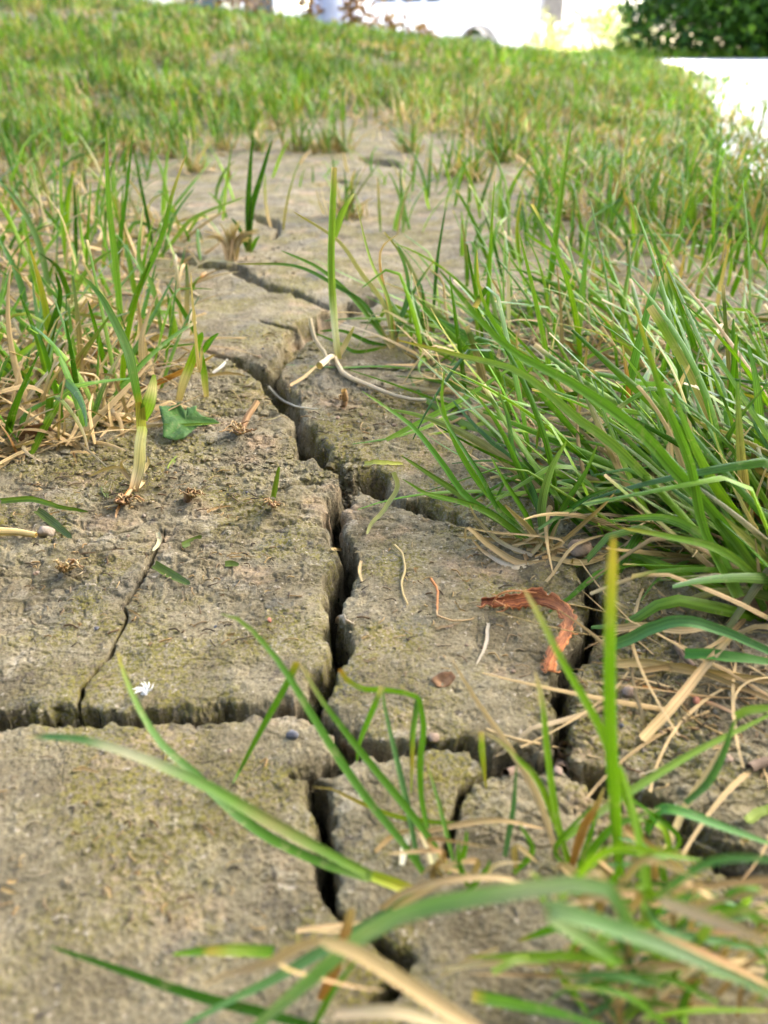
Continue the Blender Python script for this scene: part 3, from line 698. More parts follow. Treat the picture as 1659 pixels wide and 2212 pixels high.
def tuft_at(px, py, label, group=None, name='grass_tuft'):
    p = gp(px, py); return empty(name, (p[0], p[1], gz(p[0], p[1])), label, 'grass tuft', group)
def sprig(mb, B, n, L, spread, lean, W, cb, ct, hd=None, hs=1.0):
    """n blades rising from around one foot"""
    F = np.column_stack([B[0] + rng.normal(0, spread, n), B[1] + rng.normal(0, spread, n), np.full(n, B[2] - .002)])
    head = rng.random(n) * 6.283 if hd is None else rng.normal(hd, hs, n)
    field(mb, F, head, np.abs(rng.normal(lean, .25, n)), rng.normal(.45, .4, n), np.clip(rng.normal(L, L * .3, n), .008, .14), W * rng.uniform(.7, 1.3, n), pick(n, *cb), pick(n, *ct), 7, 3)
def add_sprig(par, n, L, spread, lean, W, cb, ct, name='blade', mat=None, hd=None, hs=1.0, off=(0, 0)):
    """each blade a mesh of its own"""
    for k in range(n):
        mb = MB(); sprig(mb, (par.location[0] + off[0], par.location[1] + off[1], par.location[2]), 1, L, spread, lean, W, cb, ct, hd, hs)
        mb.build(name, mat or M_BLADE, par, par.location)

# --- foreground tuft, right: tall upright blade and its neighbours
T = tuft_at(1360, 1890, 'blurred foreground tuft with one tall upright yellow-tipped blade right of centre')
blade(T, [(1340, 1895), (1328, 1740), (1318, 1560), (1318, 1360), (1325, 1160)], .0031, cg((0.125, 0.256, 0.009), (0.116, 0.239, 0.009), (.42, .30, .05), .05, .86), None, .128, roll=.1, tip=.62)
blade(T, [(1400, 1890), (1378, 1790), (1340, 1690), (1295, 1570), (1210, 1420), (1165, 1330), (1130, 1270)], .0022, cg((0.145, 0.265, 0.013), LIME, PALE), None, .150, roll=.2, tip=.5)
blade(T, [(1228, 1865), (1200, 1750), (1182, 1620), (1172, 1520), (1155, 1450)], .0021, cg((0.145, 0.265, 0.013), LIME, PALE, .1, .85), None, .152, tip=.5)
blade(T, [(1230, 1860), (1170, 1700), (1120, 1640), (1075, 1598), (1040, 1580)], .0020, cg((0.155, 0.256, 0.013), LIME, PALE, .1, .75), None, .150)
blade(T, [(1040, 1582), (1042, 1630), (1050, 1705)], .0017, [(0, PALE), (.25, (0.194, 0.290, 0.018)), (1, YEL)], .150, .152, base=.9)
blade(T, [(1090, 1850), (1108, 1750), (1116, 1650)], .0016, cg(BLUE, BLUE), None, .150)
blade(T, [(1390, 1880), (1372, 1790), (1350, 1710), (1340, 1650)], .0019, cg((0.155, 0.282, 0.013), (0.285, 0.252, 0.027)), None, .138)
blade(T, [(1215, 1815), (1310, 1745), (1400, 1685), (1500, 1625), (1590, 1580), (1690, 1530)], .0026, cg(PALEG, LIME, PALEG), .134, .158, roll=.5)
blade(T, [(1480, 1735), (1530, 1690), (1562, 1630), (1580, 1575), (1592, 1548)], .0022, cg(BLUE, BLUE, PALEG), .140, .150)
blade(T, [(1590, 1548), (1620, 1534), (1700, 1528)], .0024, cg(PALEG, PALEG, BLUE), .150, .152, base=1)
blade(T, [(1395, 1800), (1425, 1750), (1470, 1752), (1560, 1785), (1700, 1835)], .0030, cg((0.058, 0.171, 0.023), DEEP, GREEN), .135, .125, roll=.4)
blade(T, [(1250, 1870), (1320, 1790), (1360, 1770), (1430, 1745)], .0021, cg(GREEN, LIME, PALE), .130, .134)
dryb(T, [(1205, 1850), (1160, 1720), (1100, 1615), (1040, 1530), (975, 1425)], .0021, (.46, .33, .18), None, .168)
dryb(T, [(1235, 1870), (1260, 1790), (1290, 1740), (1305, 1700)], .0024, ORANGE, .132, .138)
dryb(T, [(1425, 1868), (1480, 1745), (1540, 1650), (1592, 1560)], .0021, PALE, .134, .162)
for k in range(16):
    x0 = random.uniform(1210, 1470); y0 = random.uniform(1830, 1960)
    if k % 2: dryb(T, [(x0, y0), (x0 + random.uniform(-60, 60), y0 - random.uniform(20, 60)), (x0 + random.uniform(-120, 120), y0 + random.uniform(-50, 60))], random.uniform(.0014, .0024), random.choice([DRY, PALE, TAN]), .120, .118)
    else: blade(T, [(x0, y0), (x0 + random.uniform(-40, 40), y0 - random.uniform(40, 90)), (x0 + random.uniform(-110, 110), y0 - random.uniform(50, 150))], random.uniform(.0014, .0022), cg(vary(random.choice([GREEN, LIME, BLUE]))), None, None)
# --- foreground tuft, middle
T = tuft_at(945, 1890, 'foreground tuft of thin folded green blades standing between the small cracked plates')
blade(T, [(915, 1885), (860, 1808), (800, 1735), (740, 1650), (680, 1555), (610, 1440), (545, 1362), (510, 1335), (478, 1326)], .0023, cg((0.083, 0.196, 0.023), (0.097, 0.213, 0.018), (0.194, 0.256, 0.023)), None, .172, roll=.2, tip=.35)
blade(T, [(975, 1885), (930, 1815), (870, 1735), (800, 1650), (730, 1560), (690, 1505), (646, 1430)], .0022, cg((0.083, 0.196, 0.013), LIME, PALE), None, .168, roll=.1, tip=.4)
blade(T, [(642, 1432), (610, 1495), (565, 1575), (520, 1660), (503, 1692)], .0020, [(0, YEL), (.12, (0.068, 0.171, 0.009)), (1, (0.078, 0.179, 0.009))], .168, .163, base=1)
blade(T, [(905, 1875), (880, 1740), (850, 1610), (832, 1530), (826, 1482)], .0018, cg(BLUE, (0.078, 0.188, 0.018), GREEN), None, .166)
blade(T, [(826, 1484), (800, 1545), (778, 1600), (770, 1650)], .0019, [(0, PALE), (.2, (0.097, 0.222, 0.009)), (1, (0.078, 0.188, 0.009))], .166, .163, base=1)
blade(T, [(734, 1446), (752, 1470), (785, 1488), (830, 1490), (875, 1497), (905, 1508)], .0018, [(0, ORANGE), (.08, YEL), (.3, LIME), (1, (0.116, 0.256, 0.013))], .172, .165, base=.8, tip=.9, blunt=True)
blade(T, [(905, 1508), (915, 1570), (908, 1640), (910, 1720), (925, 1800), (940, 1870)], .0019, cg((0.106, 0.248, 0.009), (0.106, 0.248, 0.009)), .165, .138)
blade(T, [(903, 1512), (892, 1580), (890, 1650), (888, 1715)], .0017, [(0, BLUE), (.4, (0.116, 0.231, 0.027)), (.7, YEL), (1, (0.194, 0.282, 0.018))], .165, .158, base=1)
blade(T, [(985, 1882), (960, 1780), (938, 1700), (920, 1640)], .0014, cg((0.068, 0.154, 0.009), (0.068, 0.154, 0.009), YEL), None, .152)
blade(T, [(1005, 1782), (930, 1775), (860, 1765), (780, 1735), (720, 1706), (674, 1700)], .0015, [(0, GREEN), (.45, (0.213, 0.282, 0.018)), (.7, YEL), (1, DRY)], .146, .152)
dryb(T, [(945, 1886), (935, 1840), (912, 1792)], .0036, (.50, .44, .22), None, .140, roll=0, base=1, tip=.8, blunt=True)
dryb(T, [(868, 1868), (878, 1815), (905, 1790)], .0022, (.60, .54, .34), .137, .140, roll=0)
dryb(T, [(810, 1840), (850, 1805), (905, 1788)], .0016, DRY, .139, .140)
dryb(T, [(925, 1795), (1000, 1780), (1080, 1772), (1175, 1790)], .0018, DRY, .140, .139)
for k in range(12):
    x0 = random.uniform(880, 1120); y0 = random.uniform(1860, 1930)
    if k % 3: dryb(T, [(x0, y0), (x0 + random.uniform(-50, 50), y0 - random.uniform(15, 50)), (x0 + random.uniform(-110, 110), y0 + random.uniform(-50, 30))], random.uniform(.0010, .0018), random.choice([DRY, PALE, TAN]), .126, .124)
    else: blade(T, [(x0, y0), (x0 + random.uniform(-25, 45), y0 - 50), (x0 + random.uniform(-30, 80), y0 - random.uniform(60, 110))], .0016, cg(vary(GREEN)), None, None)
# --- long diagonal double blade from a bright green node
T = tuft_at(915, 1935, 'long double blade bleached in patches slanting left from a bright green node')
blade(T, [(905, 1930), (860, 1912), (805, 1892)], .0030, [(0, PALE), (.3, (0.304, 0.294, 0.023)), (1, (0.271, 0.342, 0.023))], .118, .118, 'stem', 0, base=1, tip=.9, blunt=True, fold=.4)
blade(T, [(805, 1893), (700, 1838), (560, 1762), (440, 1694), (330, 1646), (200, 1602), (130, 1592), (55, 1592)], .0029, [(0, PALEG), (.12, (0.106, 0.205, 0.023)), (.3, (0.190, 0.189, 0.054)), (.42, (0.097, 0.196, 0.023)), (.55, (0.125, 0.213, 0.050)), (.68, (.34, .33, .19)), (.75, (.32, .32, .17)), (.82, BLUE), (.95, BLUE), (1, PALE)], .119, .140, roll=.15, tip=.45)
blade(T, [(800, 1897), (690, 1862), (560, 1796), (470, 1722), (420, 1670), (350, 1608), (300, 1530), (268, 1455), (254, 1408)], .0029, [(0, PALEG), (.15, (0.049, 0.123, 0.007)), (.55, (0.039, 0.106, 0.009)), (.8, (0.097, 0.188, 0.036)), (.93, (0.165, 0.213, 0.045)), (1, YEL)], .118, .160, roll=-.2, tip=.35)
# --- the nearest blades, well out of focus
T = tuft_at(1375, 2120, 'nearest out of focus clump of wide bluish blades and straw at the bottom edge')
blade(T, [(1385, 2060), (1310, 1915), (1200, 1915), (1080, 1930), (960, 1950), (870, 1975), (780, 2025), (690, 2100), (560, 2212), (430, 2330)], .0031, [(0, (.10, .20, .03)), (.15, (.12, .22, .07)), (.3, (.24, .29, .13)), (.38, (.11, .22, .05)), (.55, (.19, .27, .11)), (.62, (.10, .22, .05)), (.75, (.16, .25, .10)), (1, GREEN)], .083, .079, roll=.3, tip=.5)
blade(T, [(1340, 2080), (1180, 1965), (1330, 2005), (1480, 2062), (1700, 2165)], .0030, [(0, GREEN), (.3, (.22, .28, .13)), (.5, (.12, .23, .06)), (.7, (.19, .27, .12)), (1, (.12, .22, .06))], .078, .070, roll=.1)
blade(T, [(900, 1925), (830, 1975), (720, 2040), (600, 2110), (480, 2170), (355, 2240)], .0028, cg(BLUE, GREEN, BLUE), .108, .082)
blade(T, [(590, 2056), (500, 2052), (420, 2056), (372, 2062)], .0026, [(0, GREEN), (.4, (0.194, 0.273, 0.023)), (.6, YEL), (.7, GREEN), (1, LIME)], .096, .098, base=1)
blade(T, [(720, 2230), (560, 2186), (420, 2150), (250, 2092), (108, 2044)], .0024, cg((0.044, 0.128, 0.009), DEEP, (0.049, 0.137, 0.009)), .082, .100, roll=.5)
blade(T, [(1020, 2150), (1120, 2170), (1220, 2192), (1330, 2225)], .0030, [(0, YEL), (.1, GREEN), (1, (0.058, 0.162, 0.009))], .088, .082, base=1)
blade(T, [(670, 2230), (720, 2140), (770, 2075)], .0016, cg(GREEN, LIME), .088, .09)
blade(T, [(1420, 2100), (1408, 1990), (1395, 1900), (1370, 1760), (1345, 1660)], .0028, cg((0.145, 0.256, 0.023), PALEG, (0.145, 0.256, 0.013)), .095, .118)
blade(T, [(1390, 1950), (1440, 2010), (1540, 2030), (1690, 2060)], .0022, cg(BLUE, PALEG), .092, .088)
blade(T, [(1400, 2090), (1450, 2000), (1560, 1960), (1700, 2010)], .0022, cg(GREEN, GREEN), .100, .095)
dryb(T, [(1040, 2230), (950, 2172), (860, 2112), (770, 2058), (690, 2030)], .0029, (.44, .32, .15), .072, .076, roll=0, base=.9, tip=.8)
dryb(T, [(690, 2032), (640, 2050), (570, 2085), (480, 2110), (440, 2130)], .0018, DRY, .076, .082)
dryb(T, [(695, 2165), (730, 2070), (762, 1962)], .0027, ORANGE, .096, .100, roll=0, base=1, tip=.8)
dryb(T, [(820, 1968), (870, 1930), (960, 1900), (1050, 1895), (1135, 1905)], .0021, TAN, .106, .100)
dryb(T, [(1120, 1915), (1080, 1895), (960, 1905), (850, 1965), (760, 2010), (640, 2008)], .0017, (.50, .36, .17), .104, .106)
dryb(T, [(1430, 1945), (1520, 1980), (1600, 2010), (1700, 2050)], .0026, (.42, .32, .20), .080, .076)
dryb(T, [(1380, 2010), (1460, 2035), (1580, 2085), (1700, 2150)], .0018, TAN, .085, .080)
dryb(T, [(965, 2092), (1080, 2080), (1200, 2084), (1330, 2130), (1400, 2180)], .0014, (.42, .33, .15), .098, .094)
dryb(T, [(1075, 2050), (1010, 2080), (950, 2110)], .0018, PALE, .098, .1)
dryb(T, [(720, 2190), (850, 2185), (960, 2215), (1100, 2260)], .0026, (.40, .31, .17), .078, .074)
dryb(T, [(640, 2010), (720, 2000), (820, 1990)], .0016, PALE, .108, .11)
dryb(T, [(600, 2080), (640, 2100), (760, 2130), (830, 2140)], .0010, DRY, .086, .086)
for k in range(26):
    x0 = random.uniform(1230, 1470); y0 = random.uniform(1940, 2230)
    if k % 3: dryb(T, [(x0, y0), (x0 + random.uniform(-40, 40), y0 - random.uniform(20, 60)), (x0 + random.uniform(-120, 140), y0 + random.uniform(-70, 60))], random.uniform(.0013, .0026), random.choice([DRY, PALE, TAN, DRY]), .098, .096)
    else: blade(T, [(x0, y0), (x0 + random.uniform(-60, 60), y0 - random.uniform(30, 80)), (x0 + random.uniform(-160, 160), y0 - random.uniform(20, 140))], random.uniform(.0014, .0024), cg(vary(random.choice([GREEN, LIME, BLUE]))), .1, .098)

for k in range(54):
    x0 = random.gauss(1390, 110); y0 = random.uniform(1900, 2240); dx = random.gauss(60, 170); up = random.uniform(20, 150)
    pts = [(x0, y0), (x0 + dx * .4, y0 - up * .7), (x0 + dx * 1.1, y0 - up * random.uniform(.2, 1.1))]; yy = random.uniform(.088, .104)
    if k % 5 < 2: dryb(T, pts, random.uniform(.0008, .0016), random.choice([DRY, PALE, TAN]), yy, yy)
    else: blade(T, pts, random.uniform(.0010, .0020), cg(vary(random.choice([GREEN, LIME, LIME, BLUE, PALEG])), PALEG, random.choice([YEL, LIME, PALE])), yy, yy + random.uniform(-.004, .01))
T = tuft_at(1560, 2060, 'low blurred tangle of thin green and straw stems at the bottom right corner')
for k in range(60):
    x0 = random.uniform(1330, 1700); y0 = random.uniform(1960, 2260); dx = random.gauss(-30, 190); up = random.uniform(10, 120)
    pts = [(x0, y0), (x0 + dx * .4, y0 - up * .8), (x0 + dx, y0 - up * random.uniform(.1, 1.1))]; yy = gp(x0, y0)[1] - random.uniform(.004, .016)
    if k % 2: dryb(T, pts, random.uniform(.0008, .0018), random.choice([DRY, PALE, TAN]), yy, yy)
    else: blade(T, pts, random.uniform(.0010, .0020), cg(vary(random.choice([GREEN, LIME, BLUE, DEEP, PALEG])), PALEG, random.choice([YEL, LIME, PALE])), yy, yy + random.uniform(-.004, .008))
# --- tuft at the front corner of the right bank
T = tuft_at(1178, 1200, 'sharp green tuft with whitish stem bases at the front corner of the leaning grass')
for pts, w_, c in (
    ([(1178, 1192), (1110, 1142), (1050, 1105), (960, 1046), (868, 985)], .0044, (0.116, 0.188, 0.023)),
    ([(1165, 1188), (1095, 1130), (1010, 1075), (955, 1000), (895, 925), (835, 880), (782, 845)], .0035, (0.072, 0.179, 0.018)),
    ([(1176, 1150), (1165, 1105), (1135, 1045), (1080, 925), (1020, 842)], .0034, (0.078, 0.179, 0.013)),
    ([(1176, 1180), (1170, 1097), (1190, 1015), (1225, 950)], .0046, (0.125, 0.205, 0.054)),
    ([(1185, 1170), (1150, 1060), (1110, 985), (1098, 905), (1075, 840)], .0036, BLUE),
    ([(1150, 1185), (1060, 1110), (1000, 1085), (930, 1070), (870, 1035)], .0030, (0.087, 0.188, 0.013)),
    ([(1170, 1190), (1120, 1140), (1075, 1100), (1040, 1030), (960, 905), (940, 850)], .0030, DEEP),
    ([(1185, 1180), (1215, 1100), (1265, 1020), (1290, 960)], .0032, (0.087, 0.188, 0.018)),
    ([(1190, 1195), (1130, 1160), (1060, 1110), (980, 1080), (900, 1060)], .0034, (0.097, 0.196, 0.013)),
    ([(1160, 1190), (1140, 1120), (1090, 1040), (1060, 985)], .0030, GREEN), ([(1180, 1180), (1200, 1130), (1260, 1080), (1330, 1050)], .0030, DEEP),
    ([(1150, 1180), (1105, 1120), (1040, 1050), (985, 960), (955, 870), (960, 800)], .0032, (0.097, 0.213, 0.013))):
    Yb = gp(*pts[0])[1]; blade(T, pts, w_ * .85, cg(c, (.45, .45, .25), PALEG, .16), Yb, Yb + random.uniform(-.01, .035))
for pts in ([(1185, 1195), (1195, 1150), (1212, 1120)], [(1170, 1195), (1150, 1150), (1110, 1110), (1090, 1090)], [(1150, 1200), (1080, 1170), (1030, 1120), (1015, 1090)], [(1190, 1190), (1250, 1140), (1310, 1085), (1330, 1060)],
            [(1180, 1215), (1120, 1215), (1060, 1180), (1010, 1140), (1005, 1170)], [(1190, 1205), (1260, 1215), (1330, 1190), (1370, 1160)], [(1165, 1210), (1110, 1225), (1050, 1195), (1020, 1165)]):
    dryb(T, pts, random.uniform(.0018, .0032), random.choice([PALE, WHITE, DRY]))
for k in range(14):
    x0 = 1178 + random.uniform(-50, 60); y0 = 1195 + random.uniform(-15, 15)
    dryb(T, [(x0, y0), (x0 + random.uniform(-70, 60), y0 - random.uniform(5, 40)), (x0 + random.uniform(-150, 150), y0 + random.uniform(-60, 30))], random.uniform(.0012, .0024), random.choice([DRY, PALE, TAN]))
# --- long blades lying across the bank
T = tuft_at(1500, 1215, 'long straight blades crossing the front of the leaning grass bank')
for pts, w_, c in (
    ([(1490, 1150), (1465, 1105), (1330, 965), (1255, 910), (1125, 805), (1000, 770), (860, 735)], .0042, (0.125, 0.205, 0.032)),
    ([(1640, 1240), (1560, 1130), (1460, 1020), (1380, 930), (1240, 830), (1090, 745), (950, 585)], .0050, (0.083, 0.179, 0.013)),
    ([(1300, 1000), (1160, 840), (1110, 770), (1040, 640), (1030, 540)], .0042, (0.078, 0.171, 0.011)),
    ([(1600, 1290), (1540, 1180), (1440, 1120), (1310, 1125)], .0044, (0.116, 0.213, 0.018)),
    ([(1660, 1270), (1560, 1190), (1450, 1160), (1340, 1140)], .0036, (0.136, 0.231, 0.027)),
    ([(1590, 1290), (1520, 1140), (1490, 1000), (1430, 850), (1370, 660)], .0040, (0.097, 0.205, 0.013)),
    ([(1570, 950), (1582, 830), (1592, 720)], .0046, (0.078, 0.188, 0.009)), ([(1700, 1260), (1620, 1170), (1540, 1100), (1500, 1045)], .0042, (0.228, 0.231, 0.027)),
    ([(1480, 720), (1440, 600), (1400, 490)], .0052, (0.078, 0.171, 0.013)), ([(1530, 860), (1490, 720), (1430, 560)], .0044, GREEN),
    ([(1430, 520), (1440, 460), (1450, 405)], .0036, DEEP), ([(1250, 640), (1210, 560), (1130, 500)], .0040, LIME),
    ([(1200, 880), (1180, 760), (1150, 620), (1122, 505)], .0034, (0.155, 0.273, 0.018)), ([(1355, 690), (1320, 590), (1270, 515)], .0042, (0.078, 0.179, 0.013)),
    ([(935, 690), (945, 560), (963, 446)], .0030, DEEP), ([(1090, 620), (1065, 520), (1047, 464)], .0030, DEEP),
    ([(835, 950), (1000, 862), (1080, 810), (1145, 772)], .0036, (0.097, 0.205, 0.009)), ([(1640, 560), (1620, 470), (1575, 400)], .004, (0.087, 0.171, 0.027))):
    Yb = gp(*pts[0])[1] - .02; blade(T, pts, w_ * .9, cg(c, PALEG, random.choice([PALEG, YEL, c])), Yb, Yb + random.uniform(-.02, .05))
for pts, c in (([(1350, 930), (1358, 850), (1345, 745)], ORANGE), ([(1365, 850), (1400, 825), (1520, 822)], PALE), ([(1100, 720), (1098, 640), (1100, 545)], WHITE), ([(1170, 650), (1150, 740), (1195, 630)], TAN)):
    Yb = gp(*pts[0])[1] - .03; dryb(T, pts, .0030, c, Yb, Yb)

# --- stem standing by the far end of the main crack
T = tuft_at(731, 776, 'pale green stem with a white base standing alone beside the main crack')
blade(T, [(731, 776), (722, 690), (716, 600), (716, 520), (722, 362)], .0050, [(0, (.45, .36, .10)), (.08, (.55, .50, .28)), (.2, (.62, .60, .42)), (.33, (0.213, 0.290, 0.054)), (.5, (0.155, 0.256, 0.032)), (.9, (0.194, 0.290, 0.036)), (1, PALE)], None, None, 'stem', 0, fold=.5, base=.9, tip=.7, blunt=True)
blade(T, [(732, 770), (750, 735), (765, 705)], .0040, [(0, PALE), (1, (.35, .33, .12))], roll=.2)
blade(T, [(720, 520), (735, 470), (750, 440), (765, 418)], .0055, cg(PALEG, PALEG, WHITE), .56, .55, 'leaf')
T = tuft_at(845, 752, 'fan of thin blue-green blades at the left tip of the leaning grass')
for pts, w_, c in (([(845, 752), (800, 690), (760, 640), (690, 580), (607, 541)], .0036, (0.078, 0.162, 0.018)), ([(840, 740), (790, 660), (730, 620), (640, 575), (512, 570)], .0028, BLUE),
    ([(850, 750), (830, 660), (780, 590), (730, 520), (635, 458)], .0034, (.30, .27, .14)), ([(850, 745), (870, 680), (905, 610), (940, 560)], .0032, BLUE),
    ([(840, 745), (880, 640), (870, 560), (830, 500)], .0030, BLUE), ([(848, 750), (800, 740), (740, 715), (690, 715)], .0032, (0.058, 0.145, 0.013)),
    ([(850, 752), (840, 650), (800, 560), (770, 440)], .0030, (0.213, 0.282, 0.045)), ([(835, 750), (770, 760), (730, 740), (680, 720)], .0028, GREEN)):
    Yb = gp(*pts[0])[1]; blade(T, pts, w_, cg(c, PALE, random.choice([c, TAN, YEL])), Yb, Yb + random.uniform(-.04, .03))
dryb(T, [(860, 740), (820, 560), (865, 500)], .0022, (.45, .25, .10), .55, .53)

# --- left side tufts
T = tuft_at(262, 765, 'tall bright upright blades in the stand at the left edge')
for pts, w_, c, tp in (
    ([(262, 740), (258, 660), (248, 556), (234, 426), (230, 284)], .0056, (0.145, 0.273, 0.032), PALEG), ([(250, 620), (257, 536), (272, 426), (287, 284)], .0044, (0.053, 0.145, 0.007), DEEP),
    ([(335, 560), (318, 470), (300, 380), (290, 320)], .0044, DEEP, GREEN), ([(258, 740), (300, 625), (348, 516), (372, 420), (402, 334)], .0048, (0.078, 0.171, 0.013), DRY),
    ([(268, 500), (245, 430), (215, 390), (188, 354)], .0045, (0.209, 0.210, 0.023), DRY), ([(108, 640), (88, 540), (50, 455), (0, 390)], .0062, (0.106, 0.171, 0.054), BLUE),
    ([(165, 590), (163, 470), (160, 394)], .0042, DEEP, DEEP), ([(185, 600), (190, 500), (196, 392)], .0038, GREEN, LIME), ([(60, 690), (40, 600), (-10, 500)], .0058, BLUE, BLUE),
    ([(340, 560), (375, 520), (420, 470), (530, 425)], .0046, PALEG, PALEG), ([(350, 560), (375, 470), (420, 405)], .0040, BLUE, BLUE), ([(110, 520), (130, 460), (158, 395)], .0042, GREEN, YEL),
    ([(350, 720), (330, 620), (300, 560), (310, 445)], .0042, (0.136, 0.231, 0.054), WHITE), ([(430, 735), (400, 680), (360, 612)], .0042, (0.058, 0.154, 0.009), GREEN),
    ([(290, 712), (335, 678), (387, 676)], .0060, (0.194, 0.307, 0.032), LIME), ([(95, 790), (110, 720), (130, 640), (120, 590)], .0056, DEEP, DEEP), ([(-20, 830), (30, 780), (90, 730)], .0075, (0.165, 0.282, 0.013), YEL),
    ([(100, 400), (60, 360), (0, 312)], .0052, (0.097, 0.205, 0.009), GREEN), ([(170, 900), (165, 830), (150, 740), (140, 690)], .0046, DEEP, DEEP), ([(235, 830), (215, 740), (190, 650)], .0044, GREEN, DEEP)):
    Yb = gp(*pts[0])[1] - .01; blade(T, pts, w_ * .85, cg(c, PALEG, tp, .1, .85), Yb, Yb + random.uniform(-.02, .02))
T = tuft_at(290, 1058, 'single plant with a pale papery stem and torn node in front of the left thatch')
blade(T, [(288, 1060), (300, 1010), (303, 960), (308, 925)], .0058, [(0, (.30, .17, .06)), (.25, (.52, .42, .22)), (.8, (.60, .54, .36)), (1, (.45, .45, .14))], None, None, 'stem', 0, fold=.5, base=.8, tip=.9, blunt=True)
blade(T, [(306, 930), (304, 900), (302, 870)], .0050, [(0, (.42, .40, .08)), (1, YEL)], .368, .366, 'stem', 0, base=1, tip=1, blunt=True)
blade(T, [(302, 880), (290, 820), (275, 755), (235, 670), (210, 630), (178, 596)], .0048, [(0, YEL), (.1, (0.097, 0.196, 0.013)), (.4, (0.125, 0.205, 0.068)), (.9, BLUE), (1, PALEG)], .368, .38, roll=.15)
blade(T, [(308, 905), (318, 880), (328, 845), (333, 810)], .0070, [(0, LIME), (.4, PALEG), (.7, WHITE), (1, PALEG)], .368, .362, 'leaf', .2, blunt=True)
for pts in ([(292, 1050), (270, 1020), (262, 1000), (278, 990)], [(288, 1045), (250, 1010), (190, 1030)], [(300, 1030), (320, 1000), (318, 985)], [(302, 935), (280, 930), (240, 925), (215, 945)], [(285, 1055), (262, 1085), (225, 1095)], [(285, 1050), (255, 1100), (250, 1120)], [(290, 1055), (310, 1040), (300, 1055)]):
    dryb(T, pts, .0022, random.choice([DRY, PALE, ORANGE]))
T = tuft_at(392, 866, 'short two-bladed shoot behind the broken green leaf')
blade(T, [(386, 866), (395, 830), (412, 785), (437, 718)], .0056, [(0, PALE), (.35, (.5, .42, .2)), (.5, (0.194, 0.273, 0.013)), (1, (0.097, 0.213, 0.009))], roll=.1, tip=.6)
blade(T, [(446, 858), (440, 800), (433, 745)], .0042, [(0, (.5, .36, .12)), (.5, LIME), (1, GREEN)], 'x' and None, None)
blade(T, [(436, 750), (430, 800), (415, 640), (412, 590)], .0020, cg(PALE, PALE), .43, .43)
blade(T, [(438, 760), (455, 735), (472, 720)], .0036, cg(GREEN, LIME), .43, .43)
T = tuft_at(538, 540, 'pair of dark green blades above a straw-coloured stump on the far bare soil')
for pts, w_, c in (([(536, 545), (536, 450), (540, 370), (546, 294)], .0060, DEEP), ([(538, 545), (542, 460), (565, 378), (588, 300)], .0062, DEEP), ([(540, 545), (552, 520), (560, 510)], .005, GREEN), ([(535, 545), (520, 500), (500, 470)], .005, DEEP)):
    blade(T, pts, w_, cg(c, (.3, .3, .08), c), .82, .82)
for k in range(34):
    a = random.uniform(-1.2, 1.2); r_ = random.uniform(30, 75)
    dryb(T, [(500 + random.uniform(-14, 14), 560 + random.uniform(-8, 6)), (500 + 20 * a, 535 - r_ * .3), (500 + r_ * a * .9, 540 - r_ * (1 - abs(a) * .45))], random.uniform(.002, .0036), random.choice([DRY, PALE, DRY]), .79, .79)
# --- isolated tufts dotted over the far bare soil
SPOTS = [(600, 290, 'a'), (700, 330, 'a'), (745, 330, 'b'), (860, 500, 'c'), (1020, 390, 'b'), (1085, 480, 'c'), (640, 330, 'a'), (480, 330, 'b'), (420, 370, 'b'), (330, 340, 'b'), (930, 420, 'c'), (1180, 420, 'b'), (1290, 440, 'c'),
         (760, 470, 'b'), (560, 330, 'b'), (980, 380, 'b'), (250, 330, 'b'), (120, 335, 'b'), (1080, 350, 'a'), (880, 330, 'b'), (1350, 500, 'c'), (800, 250, 'a'), (520, 265, 'a'), (930, 250, 'b'), (1240, 470, 'b'), (1310, 500, 'c'), (1400, 455, 'b'), (1450, 490, 'c'), (1520, 470, 'b'), (1580, 505, 'b'), (1640, 460, 'b'), (1140, 500, 'c'), (1180, 460, 'b'), (1280, 400, 'b'), (1360, 415, 'b'), (1470, 420, 'a'), (1560, 430, 'b'), (60, 380, 'b'), (180, 365, 'b'), (300, 390, 'c'), (20, 345, 'a'), (210, 330, 'b'), (380, 345, 'b'), (1000, 450, 'c')]
for k, (x, y, t) in enumerate(SPOTS):
    p = gp(x, y); mb = MB(); z0 = float(gzv(p[0:1], p[1:2])[0]); b3 = (p[0], p[1], z0); f = max(1, p[1] / 1.1)
    if t in 'ab': sprig(mb, b3, 34, .034, .012, .55, .0030, DRY_B, DRY_T)
    sprig(mb, b3, {'a': 26, 'b': 14, 'c': 9}[t], .066, .013, .25, .0040, GRN_B, GRN_T)
    lab = {'a': 'bushy green tuft with straw at its foot at the lawn front', 'b': 'sparse tuft with more straw than green on the far bare soil', 'c': 'few thin green blades rising alone from the far bare soil'}[t]
    tag(mb.build('grass_tuft', M_BLADE, None, b3), lab, 'grass tuft', {'a': 'bushy tufts at the lawn front', 'b': 'straw tufts on the far bare soil', 'c': 'thin blades on the far bare soil'}[t])

